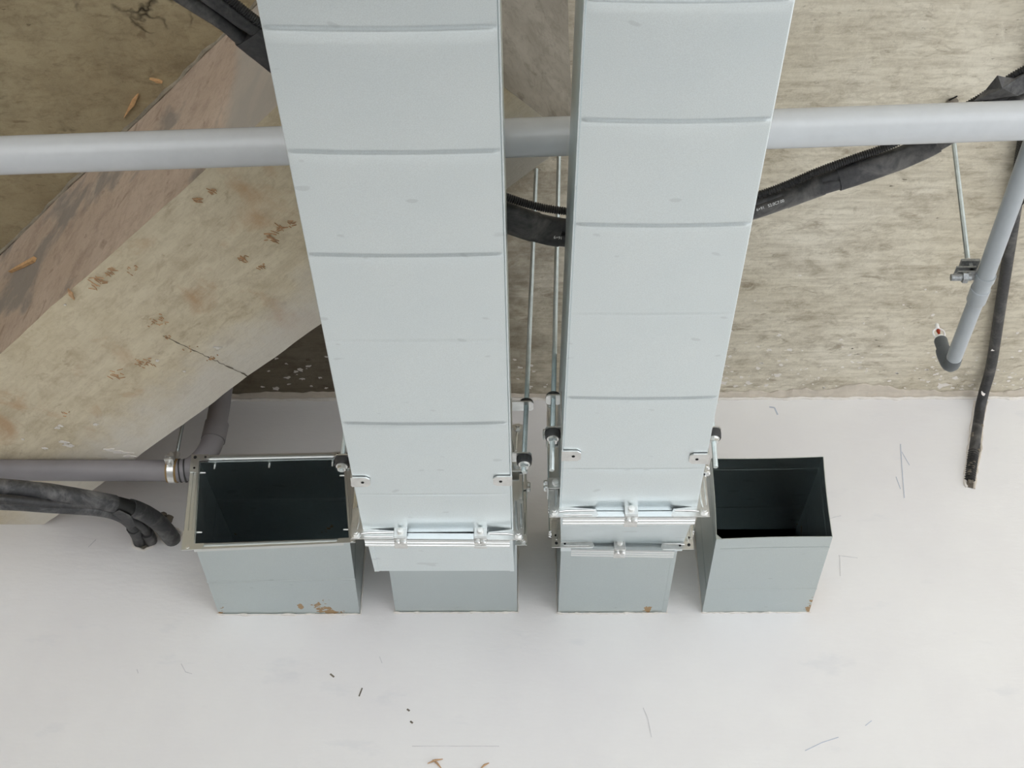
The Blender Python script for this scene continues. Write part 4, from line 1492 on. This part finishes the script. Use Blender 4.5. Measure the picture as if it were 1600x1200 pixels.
# ------------------------------------------------------------------ black cable chased into the wall at the right
cable = thing('black_cable', 'black cable along the ceiling and down a chase in the wall', 'cable', on_z(1560, 500, 1.90))
CP = [on_z(1740, -420, 1.905), on_z(1665, -100, 1.905), on_z(1622, 120, 1.905), on_z(1602, 222, 1.905), on_z(1583, 350, 1.906), on_z(1563, 480, 1.906), on_z(1549, 570, 1.905), on_z(1537, 614, 1.895), on_y(1531, 642, WALL - .006), on_y(1525, 680, WALL - .004), on_y(1520, 715, WALL - .002)]
cs = spline(CP, .01)
mb = MB(); mb.tube(cs, .0118, 16); mb.build('cable_sheath', M['insul'], cable, True)
mb = MB(); p_, r_ = ribbed([on_z(1616, 150, 1.904), on_z(1602, 222, 1.904), on_z(1588, 315, 1.905)], .0150, .006, .002); mb.tube(p_, r_, 14); mb.build('corrugated_conduit', M['conduit'], cable)
mb = MB(); p_, r_ = ribbed([on_y(1521, 706, WALL - .003), on_y(1517, 735, WALL - .003), on_y(1515, 752, WALL - .002)], .0125, .006, .0022); mb.tube(p_, r_, 14); mb.build('corrugated_conduit', M['conduit'], cable)
mb = MB()
for (u, v, r_) in ((1551, 543, 6), (1536, 611, 5)):
    i = near(cs, u, v)
    c = cs[i]
    tv_ = (Vector((0, 0, CZ)) - c).normalized()
    blob(mb, c + tv_ * .0115, tv_.cross(UX).normalized(), UX, tv_, r_ / F * 2.8, stretch=1.5, ang=.1, thick=.002)
pf = mb.build('paint_fleck', M['fleck'], cable); pf['kind'] = 'stuff'
# broken edges of the chase
chl = [on_y(1524, 628, WALL), on_y(1519, 660, WALL), on_y(1514, 700, WALL), on_y(1508, 752, WALL), on_y(1512, 762, WALL)]
chr_ = [on_y(1541, 628, WALL), on_y(1535, 660, WALL), on_y(1532, 700, WALL), on_y(1525, 735, WALL), on_y(1521, 764, WALL)]
mb = MB()
fs, gs = spline(chl, .006), spline(chr_, .006)
n = min(len(fs), len(gs))
L = [mb.bm.verts.new(fs[int(i * (len(fs) - 1) / (n - 1))] + Vector((.003 * wob(i, 3, 0, .6), -.0012, 0))) for i in range(n)]
R = [mb.bm.verts.new(gs[int(i * (len(gs) - 1) / (n - 1))] + Vector((.003 * wob(i, 8, 0, .6), -.0012, 0))) for i in range(n)]
for i in range(n - 1):
    mb.face((L[i], L[i + 1], R[i + 1], R[i]))
mb.build('chase_mortar', M['mortar_dark'], wall_back)
for path, k in ((fs, 1), (gs, 2)):
    mb = MB()
    mb.tube([p + Vector((.002 * wob(i, k, 0, .7), -.001, 0)) for i, p in enumerate(path)], [.0036 + .0022 * wob(i, k, 5, .6) for i in range(len(path))], 8)
    mb.build('chase_edge', M['mortar'] if k == 2 else M['fleck'], wall_back)
mb = MB()
for i in range(26):
    t = random.uniform(.25, 1.0)
    c = fs[int(t * (len(fs) - 1))].lerp(gs[int(t * (len(gs) - 1))], random.uniform(.1, .9)) + Vector((0, -.010, 0))
    rr = random.uniform(.0025, .0055)
    mb.lathe([(rr * .5, -rr), (rr, -rr * .3), (rr * .9, rr * .4), (rr * .4, rr)], c, (random.uniform(-1, 1), -1, random.uniform(-1, 1)), 7)
lm = mb.build('mortar_lump', M['mortar_dark'], wall_back); lm['kind'] = 'stuff'
